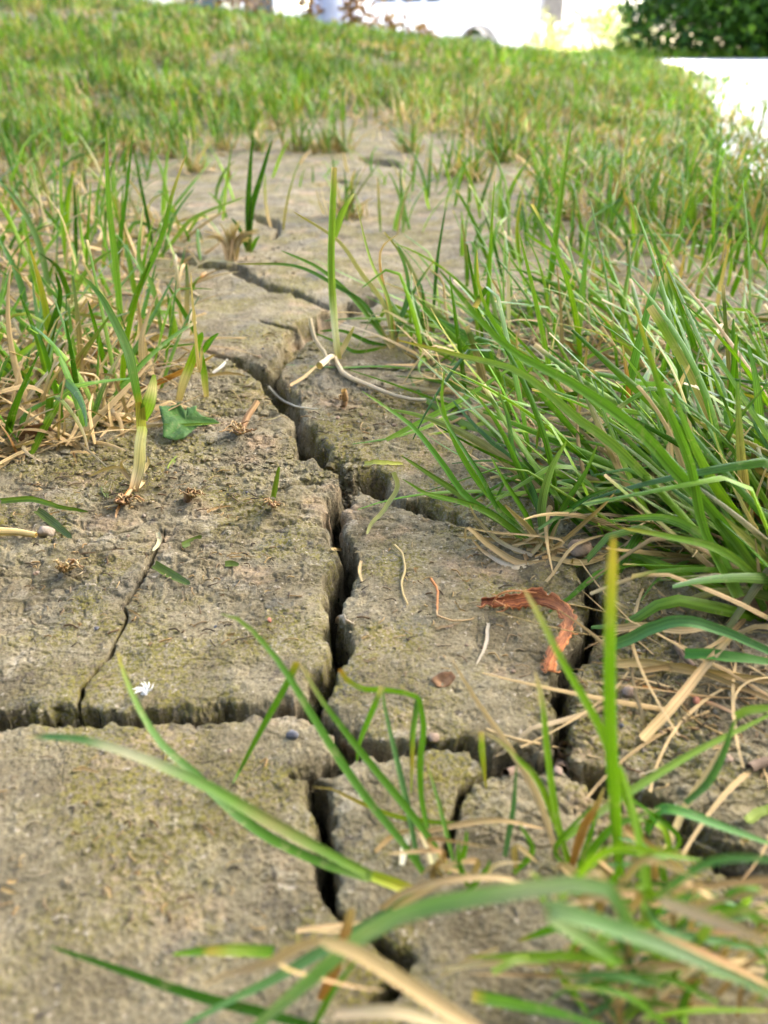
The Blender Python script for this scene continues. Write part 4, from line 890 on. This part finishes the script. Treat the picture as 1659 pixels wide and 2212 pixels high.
# ------------------------------------------------------------------ leaves, bark, straws, stones
def thin_leaf(name, outline, label, cat, mat, hts, parent_vein=None, sub=5):
    """outline: photo points of a leaf lying on the soil; hts: height above the soil for each"""
    P = lay(outline, hts); c = P.mean(0); bm = bmesh.new(); vs = [bm.verts.new(p - c) for p in P]; cv = bm.verts.new((0, 0, -.0012))
    n_ = len(vs)
    for i in range(n_): bm.faces.new((vs[i], vs[(i + 1) % n_], cv))
    bmesh.ops.recalc_face_normals(bm, faces=bm.faces)
    bmesh.ops.subdivide_edges(bm, edges=bm.edges[:], cuts=sub, use_grid_fill=True)
    for v in bm.verts:
        v.co.z += .0008 * math.sin(v.co.x * 420 + 1) * math.sin(v.co.y * 330) + .0003 * math.sin(v.co.x * 1500 + v.co.y * 900)
    o = bm_obj(name, bm, mat, None, c, True); s_ = o.modifiers.new('thick', 'SOLIDIFY'); s_.thickness = .0004
    return tag(o, label, cat)
def leaf_mat(name, ca, cb, vein):
    m, t, n, l, p = new_mat(name); pos = N(n, 'ShaderNodeTexCoord').outputs['Object']
    c = mixc(n, l, rng_node(n, l, noise_node(n, l, pos, 110, 5, .7), .35, .65), ca, cb)
    c = mixc(n, l, mul(n, l, rng_node(n, l, noise_node(n, l, pos, 420, 3, .6), .58, .68), .6), c, vein)
    l.new(c, p.inputs['Base Color']); p.inputs['Roughness'].default_value = .65; p.inputs['Specular IOR Level'].default_value = .2
    b = N(n, 'ShaderNodeBump'); b.inputs['Strength'].default_value = .6; b.inputs['Distance'].default_value = .0006
    l.new(noise_node(n, l, pos, 350, 4), b.inputs['Height']); l.new(b.outputs[0], p.inputs['Normal']); return m
M_GL = leaf_mat('green_leaf_skin', (0.028, 0.072, 0.010), (0.053, 0.120, 0.018), (.13, .12, .05))
M_BL = leaf_mat('brown_leaf_skin', (.17, .085, .035), (.26, .14, .06), (.09, .05, .03))
gl = thin_leaf('broken_leaf', [(343, 878), (372, 878), (388, 873), (400, 889), (404, 880), (425, 876), (424, 888), (440, 897), (475, 914), (440, 920), (420, 928), (398, 948), (372, 952), (352, 946), (352, 915)],
     'broken triangular green leaf with a pale midrib on the soil', 'leaf', M_GL, [.012, .011, .012, .010, .010, .012, .010, .008, .004, .004, .004, .004, .004, .005, .009])
mb = MB(); ribbon(mb, lay([(354, 918), (390, 918), (430, 916), (478, 914)], [.0088, .0066, .0060, .0048]), .0016, [(0, PALEG), (1, PALEG)], 0, fold=.5)
mb.build('midrib', M_BLADE, gl, gl.location)
thin_leaf('brown_leaf', [(38, 943), (52, 922), (85, 913), (105, 920), (116, 930), (95, 938), (68, 950), (45, 952)], 'curled brown leaf caught among the straw at the left edge', 'leaf', M_BL, [.006, .012, .016, .014, .012, .006, .004, .004])
thin_leaf('brown_leaf', [(1590, 1290), (1612, 1270), (1640, 1278), (1690, 1300), (1690, 1330), (1640, 1335), (1605, 1318)], 'dark brown leaf scrap under the blades at the right edge', 'leaf', M_BL, [.004, .008, .008, .006, .004, .004, .004])
thin_leaf('brown_leaf', [(930, 1470), (945, 1456), (975, 1452), (985, 1462), (972, 1480), (945, 1486)], 'tiny curled seed husk on the middle plate', 'leaf', M_BL, [.002, .003, .004, .004, .002, .001], sub=3)
# orange bark curl: an upright curved strip with fibres
M_ORB = mat_fibre('orange_bark', (.19, .050, .012), (.56, .21, .060))
pp = [(1040, 1302), (1075, 1300), (1110, 1298), (1150, 1292), (1190, 1298), (1218, 1318), (1228, 1345), (1220, 1370), (1205, 1395), (1190, 1425), (1182, 1450)]
P = lay(pp, [.003, .004, .0045, .005, .006, .006, .006, .0055, .005, .003, .002]); c0 = P.mean(0)
bk = empty('bark_strip', tuple(c0), 'curled strip of orange-brown bark hooked towards the right crack', 'bark strip')
mb = MB(); Pc = catmull(P, 90); n_ = 90
t_ = np.linspace(0, 1, n_); hw = .0031 * (.55 + .45 * sstep(0, .15, t_)) * (1 - .25 * sstep(.85, 1, t_)) * (1 + .3 * fbm(t_ * 9, t_ * 0 + 3, 2, 8))
tw = np.interp(t_, [0, .4, .6, .8, 1], [1.1, 1.0, .75, .35, .25])      # from lying to standing
Tn = np.gradient(Pc, axis=0); Tn /= np.linalg.norm(Tn, axis=1)[:, None]; sd0 = np.cross(Tn, [0, 0, 1.0]); sd0 /= np.linalg.norm(sd0, axis=1)[:, None]
rows = []
for k in range(7):
    q = (k / 6 - .5) * 2; curl = -.0013 * (1 - q * q) * (1 - .5 * t_[:, None]); q = q * (1 + .9 * abs(q) ** 3 * fbm(t_ * 26, t_ * 0 + (9 if q > 0 else 2), 3, 18))
    rows.append(Pc + (sd0 * np.cos(tw)[:, None] * -1 + np.array([0, 0, 1.0]) * np.sin(tw)[:, None]) * (q * hw)[:, None] + sd0 * curl * np.sin(tw)[:, None] + .00012 * rng.normal(0, 1, (n_, 3)))
V = np.stack(rows, 1).reshape(-1, 3); i = np.arange(n_ - 1)[:, None] * 7 + np.arange(6)[None, :]
mb.add(V, np.stack([i, i + 1, i + 8, i + 7], -1), np.concatenate([np.repeat(ramp([(0, (.75, .6, .5)), (.35, (.8, .7, .6)), (.6, (1.15, 1.15, 1.1)), (1, (1.35, 1.25, 1.0))], n_), 7, 0), np.tile(np.linspace(0, 1, 7), n_)[:, None]], 1))
ob = mb.build('strip', M_ORB, bk, c0); s_ = ob.modifiers.new('thick', 'SOLIDIFY'); s_.thickness = .00035
OR2 = (.50, .21, .075)
for pts, hh in (([(1065, 1302), (1078, 1284), (1110, 1276), (1160, 1280)], [.006, .011, .012, .011]), ([(1070, 1298), (1092, 1310), (1090, 1318), (1072, 1322)], [.008, .009, .004, .002]), ([(1048, 1306), (1038, 1312), (1030, 1308)], [.005, .004, .002]),
                ([(1092, 1305), (1098, 1312), (1085, 1320)], [.009, .006, .002]), ([(1225, 1355), (1238, 1368), (1248, 1370)], [.006, .004, .002]), ([(1185, 1440), (1178, 1452), (1170, 1446)], [.003, .002, .001]), ([(1186, 1448), (1205, 1452), (1212, 1450)], [.002, .0015, .001])):
    mb = MB(); tube(mb, lay(pts, hh), .00045, OR2, 12, 5, .0003, .0002); mb.build('fibre', M_STRAW, bk, c0)
for k in range(22):                                                       # frayed edge
    i_ = int(min(88, max(0, random.choice([random.gauss(6, 4), random.gauss(82, 5), random.uniform(9, 80)])))); p0 = Pc[i_]; s1 = sd0[i_] * random.choice([-1, 1]); L = random.uniform(.0015, .005)
    e0 = p0 + s1 * .0012 + np.array([0, 0, random.uniform(-.002, .0025)]); e1 = e0 + s1 * L * .5 + Tn[i_] * L * random.uniform(-.8, .8) + np.array([0, 0, L * random.uniform(-.5, .3)])
    mb = MB(); tube(mb, [e0, (e0 + e1) / 2 + rng.normal(0, .0003, 3), e1], .00022, vary(OR2), 8, 4, .0001, .00008); mb.build('fibre', M_STRAW, bk, c0)

def straw(pts, h, w_, cols, label, name='straw', cat='straw', group=None, round_=False, jit=.0004):
    P = lay(pts, h); mb = MB(); c = P.mean(0)
    if round_: tube(mb, P, w_ / 2, cols, 18, 6, jit, w_ * .3)
    else: ribbon(mb, P, w_, [(0, vary(cols)), (.5, vary(cols)), (1, vary(cols))], random.uniform(-.4, .4), fold=.3, base=.9, tip=.5, jit=jit)
    return tag(mb.build(name, M_STRAW, None, c), label, cat, group)
straw([(852, 1178), (868, 1195), (875, 1225), (868, 1265), (880, 1306)], .002, .0013, (.48, .36, .15), 'thin wavy tan straw lying on the middle plate', round_=True)
straw([(1388, 1596), (1410, 1572), (1450, 1530), (1510, 1455), (1590, 1362)], [.002, .003, .005, .010, .02], .0034, PALE, 'long pale straw with a root end slanting over the right plate', jit=.0003)
straw([(1320, 1358), (1400, 1352), (1470, 1362), (1560, 1350)], [.003, .005, .005, .006], .0032, PALE, 'pale flat straw lying right of the orange bark')
straw([(1325, 1434), (1390, 1432), (1480, 1446), (1590, 1462), (1690, 1468)], .004, .0032, DRY, 'long tan straw crossing the right plate at mid height')
straw([(1390, 1448), (1480, 1440), (1560, 1470), (1690, 1520)], .004, .0022, TAN, 'thin brownish straw just below the long tan straw')
straw([(1050, 1576), (1090, 1590), (1140, 1602), (1200, 1614), (1300, 1640)], [.003, .003, .004, .004, .002], .0012, PALE, 'thin pale straw bridging the right crack above its junction', round_=True)
straw([(780, 1210), (778, 1235), (782, 1256)], .0018, .0016, PALE, 'short bleached white straw right of the main crack')
straw([(718, 1186), (745, 1188), (776, 1192)], .004, .0016, PALE, 'small pale seed spike bridging the main crack')
straw([(850, 1020), (858, 1055), (830, 1100), (800, 1135), (793, 1155)], [.022, .016, .008, .003, .002], .0024, (.30, .30, .10), 'withered olive blade drooping onto the middle plate')
straw([(786, 1002), (815, 998), (870, 1002)], [.006, .008, .005], .0026, (.40, .40, .08), 'short yellow-green blade over the dark hole of the branch crack')
straw([(770, 1000), (690, 790), (720, 770)][1:] + [(740, 805), (790, 830), (860, 858), (920, 866)], [.03, .005, .003, .003, .004, .005], .0044, (.55, .45, .28), 'long bent pale root-like straw beside the white-based stem', round_=True)
straw([(670, 690), (680, 730), (705, 768), (712, 790)], [.03, .016, .006, .003], .0034, (.45, .36, .20), 'bent tan straw leaning up beside the far crack', round_=True)
straw([(580, 835), (610, 865), (650, 880), (690, 885)], .004, .0020, (.50, .44, .30), 'grey-tan straw across the main crack', round_=True)
straw([(0, 1148), (40, 1150), (78, 1156)], .004, .0040, (.58, .42, .16), 'bright golden straw stub at the left edge', round_=True, jit=0)
straw([(628, 832), (660, 812), (690, 785)], .003, .0022, PALE, 'pale straw beside the bend of the far crack')
straw([(450, 812), (490, 806), (530, 812)], .003, .0022, DRY, 'whitish flat straw left of the crack bend')
straw([(460, 805), (480, 790), (492, 775)], .004, .0022, (.36, .33, .25), 'pale grey straw tilted beside the two-bladed shoot')
straw([(340, 1148), (344, 1170), (330, 1190)], .002, .0022, (.42, .36, .20), 'dull straw at the top end of the thin rising crack')
straw([(1245, 1255), (1272, 1290), (1280, 1325)], [.004, .003, .002], .0010, (.45, .38, .28), 'thin pale root over the top of the right crack', round_=True)
straw([(1290, 1283), (1330, 1300), (1360, 1316)], .003, .0016, PALE, 'short pale straw right of the right crack')
straw([(1060, 1280), (930, 1250), (945, 1275), (944, 1320)][1:], [.005, .003, .002], .0013, OR2, 'hooked orange fibre standing on the middle plate', 'fibre', 'fibre', round_=True)
straw([(944, 1318), (950, 1332), (990, 1341), (1025, 1336)], .002, .0009, (.45, .30, .14), 'hair-thin tan fibre running towards the orange bark', 'fibre', 'fibre', round_=True)
straw([(1055, 1345), (1050, 1390), (1030, 1435)], .002, .0014, (.38, .33, .22), 'dull straw below the orange bark')
straw([(332, 1218), (365, 1238), (410, 1262)], [.005, .003, .003], .0040, (0.076, 0.111, 0.018), 'cut green blade piece lying beside the thin rising crack', 'grass_clipping', 'clipping', jit=0)
straw([(225, 1050), (227, 1062), (232, 1075)], .002, .0034, (0.076, 0.111, 0.018), 'short green clipping left of the papery stem', 'grass_clipping', 'clipping', jit=0)
straw([(78, 1100), (110, 1125), (155, 1162)], [.006, .004, .003], .0040, (0.076, 0.111, 0.018), 'folded green clipping at the left edge', 'grass_clipping', 'clipping')
straw([(486, 1218), (500, 1217), (516, 1220)], .002, .0030, (0.076, 0.111, 0.018), 'tiny green clipping on the left plate', 'grass_clipping', 'clipping', jit=0)
straw([(395, 1178), (420, 1166), (436, 1158)], .002, .0030, (0.076, 0.111, 0.018), 'green clipping above the thin rising crack', 'grass_clipping', 'clipping', jit=0)
straw([(365, 1012), (375, 995), (385, 985)], .002, .0026, (0.118, 0.158, 0.018), 'thin green clipping below the broken leaf', 'grass_clipping', 'clipping')
straw([(590, 1075), (595, 1050), (603, 1008)], [.002, .010, .022], .0028, (0.108, 0.165, 0.018), 'tiny green sprout standing left of the crack junction', 'sprout', 'sprout', jit=0)
straw([(706, 1310), (718, 1303), (732, 1298)], -.002, .0046, (0.065, 0.093, 0.018), 'dark green blade bit lodged inside the main crack', 'grass_clipping', 'clipping', jit=0)
straw([(0, 1082), (70, 1078), (130, 1095), (190, 1105)], [.004, .008, .006, .003], .0030, (0.116, 0.188, 0.023), 'thin olive blade lying flat at the left edge')
straw([(1310, 1400), (1360, 1380), (1420, 1352), (1480, 1342), (1560, 1362), (1690, 1420)], [.003, .012, .020, .024, .022, .018], .0044, BLUE, 'bluish blade arching over the right plate')
straw([(1478, 1410), (1560, 1416), (1690, 1432)], [.012, .014, .012], .0042, (0.058, 0.171, 0.023), 'dark green pointed blade under the bluish arching blade')
straw([(1605, 1812), (1640, 1870), (1690, 1930)], .004, .0026, PALE, 'pale straw hanging over the wide crack at the right edge')
straw([(1615, 1772), (1640, 1755), (1690, 1735)], .003, .0030, (0.118, 0.158, 0.018), 'green clipping above the wide crack at the right edge', 'grass_clipping', 'clipping')
# loose scatter that nothing tells apart
ZON = [(30, 1000, 560, 1130), (560, 840, 900, 960), (1240, 1330, 1659, 1600), (60, 1180, 640, 1400), (780, 1170, 1160, 1480), (1300, 1480, 1650, 1700), (420, 720, 640, 860), (0, 1620, 600, 2000)]
for k in range(64):
    x0, y0, x1, y1 = ZON[k % len(ZON)]; x = random.uniform(x0, x1); y = random.uniform(y0, y1); a = random.uniform(-.5, .5) + (0 if random.random() < .7 else 1.4); L = random.uniform(6, 34)
    straw([(x - L * math.cos(a), y - L * .5 * math.sin(a)), (x + random.uniform(-6, 6), y + random.uniform(-5, 5)), (x + L * math.cos(a), y + L * .5 * math.sin(a))], .0016, random.uniform(.0005, .0013), random.choice([DRY, TAN, (.27, .22, .13), (.33, .26, .14), (.20, .14, .07)]),
          'short dry straw scrap scattered on the bare cracked soil', 'straw_scrap', 'straw', 'straw scraps scattered on the soil')
# dead root stumps
def root_clump(px, py, r_px, n, label, stub=None):
    p = gp(px, py); e = empty('root_clump', (p[0], p[1], gz(p[0], p[1])), label, 'root clump')
    for k in range(n):
        a = random.uniform(0, 6.28); rr_ = r_px * random.uniform(.4, 1.0); q0 = (px + random.uniform(-6, 6), py + random.uniform(-3, 3)); q1 = (px + .6 * rr_ * math.cos(a), py - rr_ * .25 + .3 * rr_ * math.sin(a)); q2 = (px + rr_ * math.cos(a + random.uniform(-.8, .8)), py - abs(rr_ * .55 * math.sin(a)) * random.uniform(.2, 1.4))
        mb = MB(); tube(mb, lay([q0, q1, q2], [.002, random.uniform(.004, .012), random.uniform(.001, .012)]), random.uniform(.0004, .0009), random.choice([DRY, TAN, PALE, (.30, .17, .07)]), 12, 5, .0008, .0003); mb.build('root', M_STRAW, e, e.location)
    if stub:
        mb = MB(); tube(mb, lay(stub, [.001, .006, .012][:len(stub)]), .0022, [(0, (.20, .11, .05)), (1, (.45, .28, .12))], 8, 8, .0003, .0018); mb.build('stump', M_STRAW, e, e.location)
root_clump(515, 935, 48, 26, 'dried ball of tangled roots right of the broken leaf', [(520, 930), (535, 900), (556, 868)])
root_clump(415, 1070, 34, 16, 'small brown stump with upright rootlets below the broken leaf', [(404, 1082), (408, 1060)])
root_clump(592, 1092, 28, 14, 'curled tan rootlets at the foot of the tiny sprout')
root_clump(268, 1085, 46, 18, 'reddish brown roots at the foot of the papery stem')
root_clump(140, 1230, 46, 14, 'flat patch of brown roots on the left plate')
root_clump(742, 860, 16, 6, 'little brown stump right of the main crack', [(740, 880), (746, 862), (742, 842)])
# stones
M_ST = {k: mat_rough('stone_' + k, a, b, 260, .85, .0008, 500) for k, a, b in (('brown', (.22, .15, .09), (.30, .21, .13)), ('pink', (.22, .155, .10), (.30, .215, .14)), ('pale', (.24, .19, .125), (.32, .25, .165)), ('grey', (.07, .07, .075), (.12, .12, .12)), ('red', (.34, .13, .07), (.42, .18, .10)))}
def stone(px, py, w_px, kind, label, flat=.6, name='pebble', group=None, bury=.25):
    a, b = gp(px - w_px / 2, py), gp(px + w_px / 2, py); r_ = np.linalg.norm(b - a) / 2; p = gp(px, py, gz(*gp(px, py)[:2]))
    bm = bmesh.new(); bmesh.ops.create_icosphere(bm, subdivisions=3, radius=1); sx = random.uniform(.75, 1.0); s0 = random.random() * 50
    for v in bm.verts:
        n = v.co.copy(); f = 1 + .30 * float(fbm(np.array([n.x * 1.1 + s0]), np.array([n.y * 1.1 + n.z * .9]), 3, 4)[0]) * 1.6
        v.co = Vector((n.x * r_ * f, n.y * r_ * sx * f, n.z * r_ * flat * f))
    o = bm_obj(name, bm, M_ST[kind], None, (p[0], p[1], gz(p[0], p[1]) + r_ * flat * (1 - bury) * .6), True); o.rotation_euler.z = random.random() * 6
    return tag(o, label, 'pebble', group)
stone(1254, 1194, 52, 'brown', 'rounded brown pebble beside the whitish tuft base', .7)
stone(1359, 1494, 32, 'pink', 'angular pinkish pebble on the right plate', .8)
stone(103, 1152, 34, 'pale', 'round pale peach pebble at the end of the golden straw', .8)
stone(1503, 1516, 18, 'red', 'small reddish pebble on the right plate beside the long pale straw', .8)
stone(640, 1672, 26, 'grey', 'dark blue-grey pebble lodged in the corner of the near crack', .9, bury=0)
stone(1206, 1668, 22, 'pink', 'peach coloured chip at the foot of the right crack', .45)
stone(582, 1340, 12, 'red', 'tiny red-brown grain on the left plate', .8)
stone(938, 1595, 26, 'brown', 'brown clod on the lip of the middle plate', .55)
stone(1570, 1640, 24, 'brown', 'flat brown pebble near the cut twig at the right edge', .5)
for k in range(36):
    x0, y0, x1, y1 = ZON[k % len(ZON)]; stone(random.uniform(x0, x1), random.uniform(y0, y1), random.uniform(5, 11), random.choice(['brown', 'brown', 'pink', 'grey', 'pale']), 'tiny grit grain lying on the bare cracked soil', .7, 'grit_grain', 'grit grains on the soil')
# twigs
def twig(pts, h, r_, label):
    P = lay(pts, h); mb = MB(); tube(mb, P, r_, (1, 1, 1), 12, 10, .0004, r_ * .85); c = P.mean(0)
    return tag(mb.build('twig', M_TWIG, None, c), label, 'twig')
M_TWIG = mat_rough('twig_bark', (.10, .065, .035), (.22, .15, .09), 300, .85, .0008, 400)
twig([(1620, 1660), (1660, 1645), (1720, 1630)], .002, .0016, 'cut brown twig end at the right edge')
twig([(1210, 1668), (1218, 1640), (1222, 1615)], [-.004, .000, .002], .0028, 'short grey twig stub stuck in the right crack')
twig([(1092, 1672), (1140, 1655), (1190, 1640)], .001, .0016, 'thin grey twig lying in the lower crack')
twig([(1455, 1388), (1478, 1420), (1500, 1440)], .002, .0011, 'thin dark twig among the straws on the right plate')
# white down feather and pale flake
p = gp(312, 1492); fe = empty('down_feather', (p[0], p[1], gz(p[0], p[1])), 'white scrap of down on the lip of the left crack', 'feather')
for k in range(26):
    a = random.uniform(0, 3.14); L = random.uniform(10, 26)
    mb = MB(); tube(mb, lay([(312 + random.uniform(-6, 6), 1496 + random.uniform(-5, 5)), (312 + L * .6 * math.cos(a), 1494 - L * .6 * math.sin(a)), (312 + L * math.cos(a + .3), 1494 - L * math.sin(a + .3))], [.001, .003, .004]), .00028, (.85, .85, .85), 8, 4, .0004, .0001); mb.build('barb', M_STRAW, fe, fe.location)
M_FL = leaf_mat('pale_flake_skin', (.44, .35, .22), (.56, .47, .33), (.40, .28, .16))
thin_leaf('dry_flake', [(722, 1345), (728, 1332), (742, 1326), (747, 1340), (764, 1346), (760, 1352), (738, 1354)], 'pale crumpled dry flake on the right lip of the main crack', 'flake', M_FL, [.002, .008, .010, .007, .003, .001, .001], sub=3)

# ------------------------------------------------------------------ soil crumbs and fine litter: nobody could count them
def crumbs():
    bm = bmesh.new(); bmesh.ops.create_icosphere(bm, subdivisions=1, radius=1); v0 = np.array([v.co[:] for v in bm.verts]); f0 = np.array([[v.index for v in f.verts] for f in bm.faces]); bm.free()
    V = []; F = []; n = 0
    spots = [(250, 1010, 300, 90, 900), (560, 1010, 150, 60, 420), (735, 1020, 40, 26, 260), (640, 740, 60, 40, 160), (480, 860, 120, 70, 300), (1480, 1560, 200, 120, 420), (820, 860, 120, 60, 260), (1000, 1140, 90, 25, 200), (1230, 1660, 40, 20, 80), (600, 1300, 500, 200, 260), (300, 1800, 350, 200, 160), (1450, 1300, 200, 80, 300), (80, 1120, 140, 60, 240), (560, 560, 160, 60, 160), (1320, 1780, 150, 90, 200)]
    for cx, cy, sx, sy, k in spots:
        for _ in range(k):
            px, py = random.gauss(cx, sx * .55), random.gauss(cy, sy * .55)
            if py < 440 or py > 2300: continue
            p = gp(px, py); s = random.uniform(.0003, .0009) * (1 + 1.2 * (random.random() ** 6) * 1.5) * (1.3 if p[1] > .35 else .8)
            q = v0 * (1 + .5 * rng.normal(0, .35, (len(v0), 1))) * s * np.array([random.uniform(.7, 1.5), random.uniform(.7, 1.4), random.uniform(.4, .8)])
            V.append(q + np.array([p[0], p[1], gz(p[0], p[1]) + s * .25])); F.append(f0 + n); n += len(v0)
    me = bpy.data.meshes.new('soil_crumbs'); me.from_pydata(np.concatenate(V).tolist(), [], np.concatenate(F).tolist()); me.materials.append(M_SOIL)
    o = bpy.data.objects.new('soil_crumbs', me); COL.objects.link(o); tag(o, 'loose crumbs of dry soil strewn over the crust and in the crack junction', 'soil crumbs', kind='stuff')
crumbs()
def litter():
    mb = MB()
    for k in range(900):
        z = random.choice(ZON + ZON[:4]); x = random.uniform(z[0], z[2]); y = random.uniform(z[1], z[3]); p = gp(x, y); a = random.uniform(0, 3.14); L = random.uniform(.0015, .008) * (.5 + p[1] * 1.2)
        d = np.array([math.cos(a), math.sin(a) * .8, 0]) * L / 2; g = gz(p[0], p[1]) + .0006; p = np.array([p[0], p[1], g])
        c = random.choice([DRY, TAN, (.12, .07, .03), (.20, .14, .07), (.28, .22, .12), (.07, .05, .03)])
        tube(mb, [p - d, p + [random.gauss(0, .0006), random.gauss(0, .0006), .0006], p + d], random.uniform(.00012, .0004), c, 6, 4, 0)
    tag(mb.build('plant_litter', M_STRAW), 'hair-fine dead roots and grass chaff littering the soil crust', 'litter', kind='stuff')
litter()
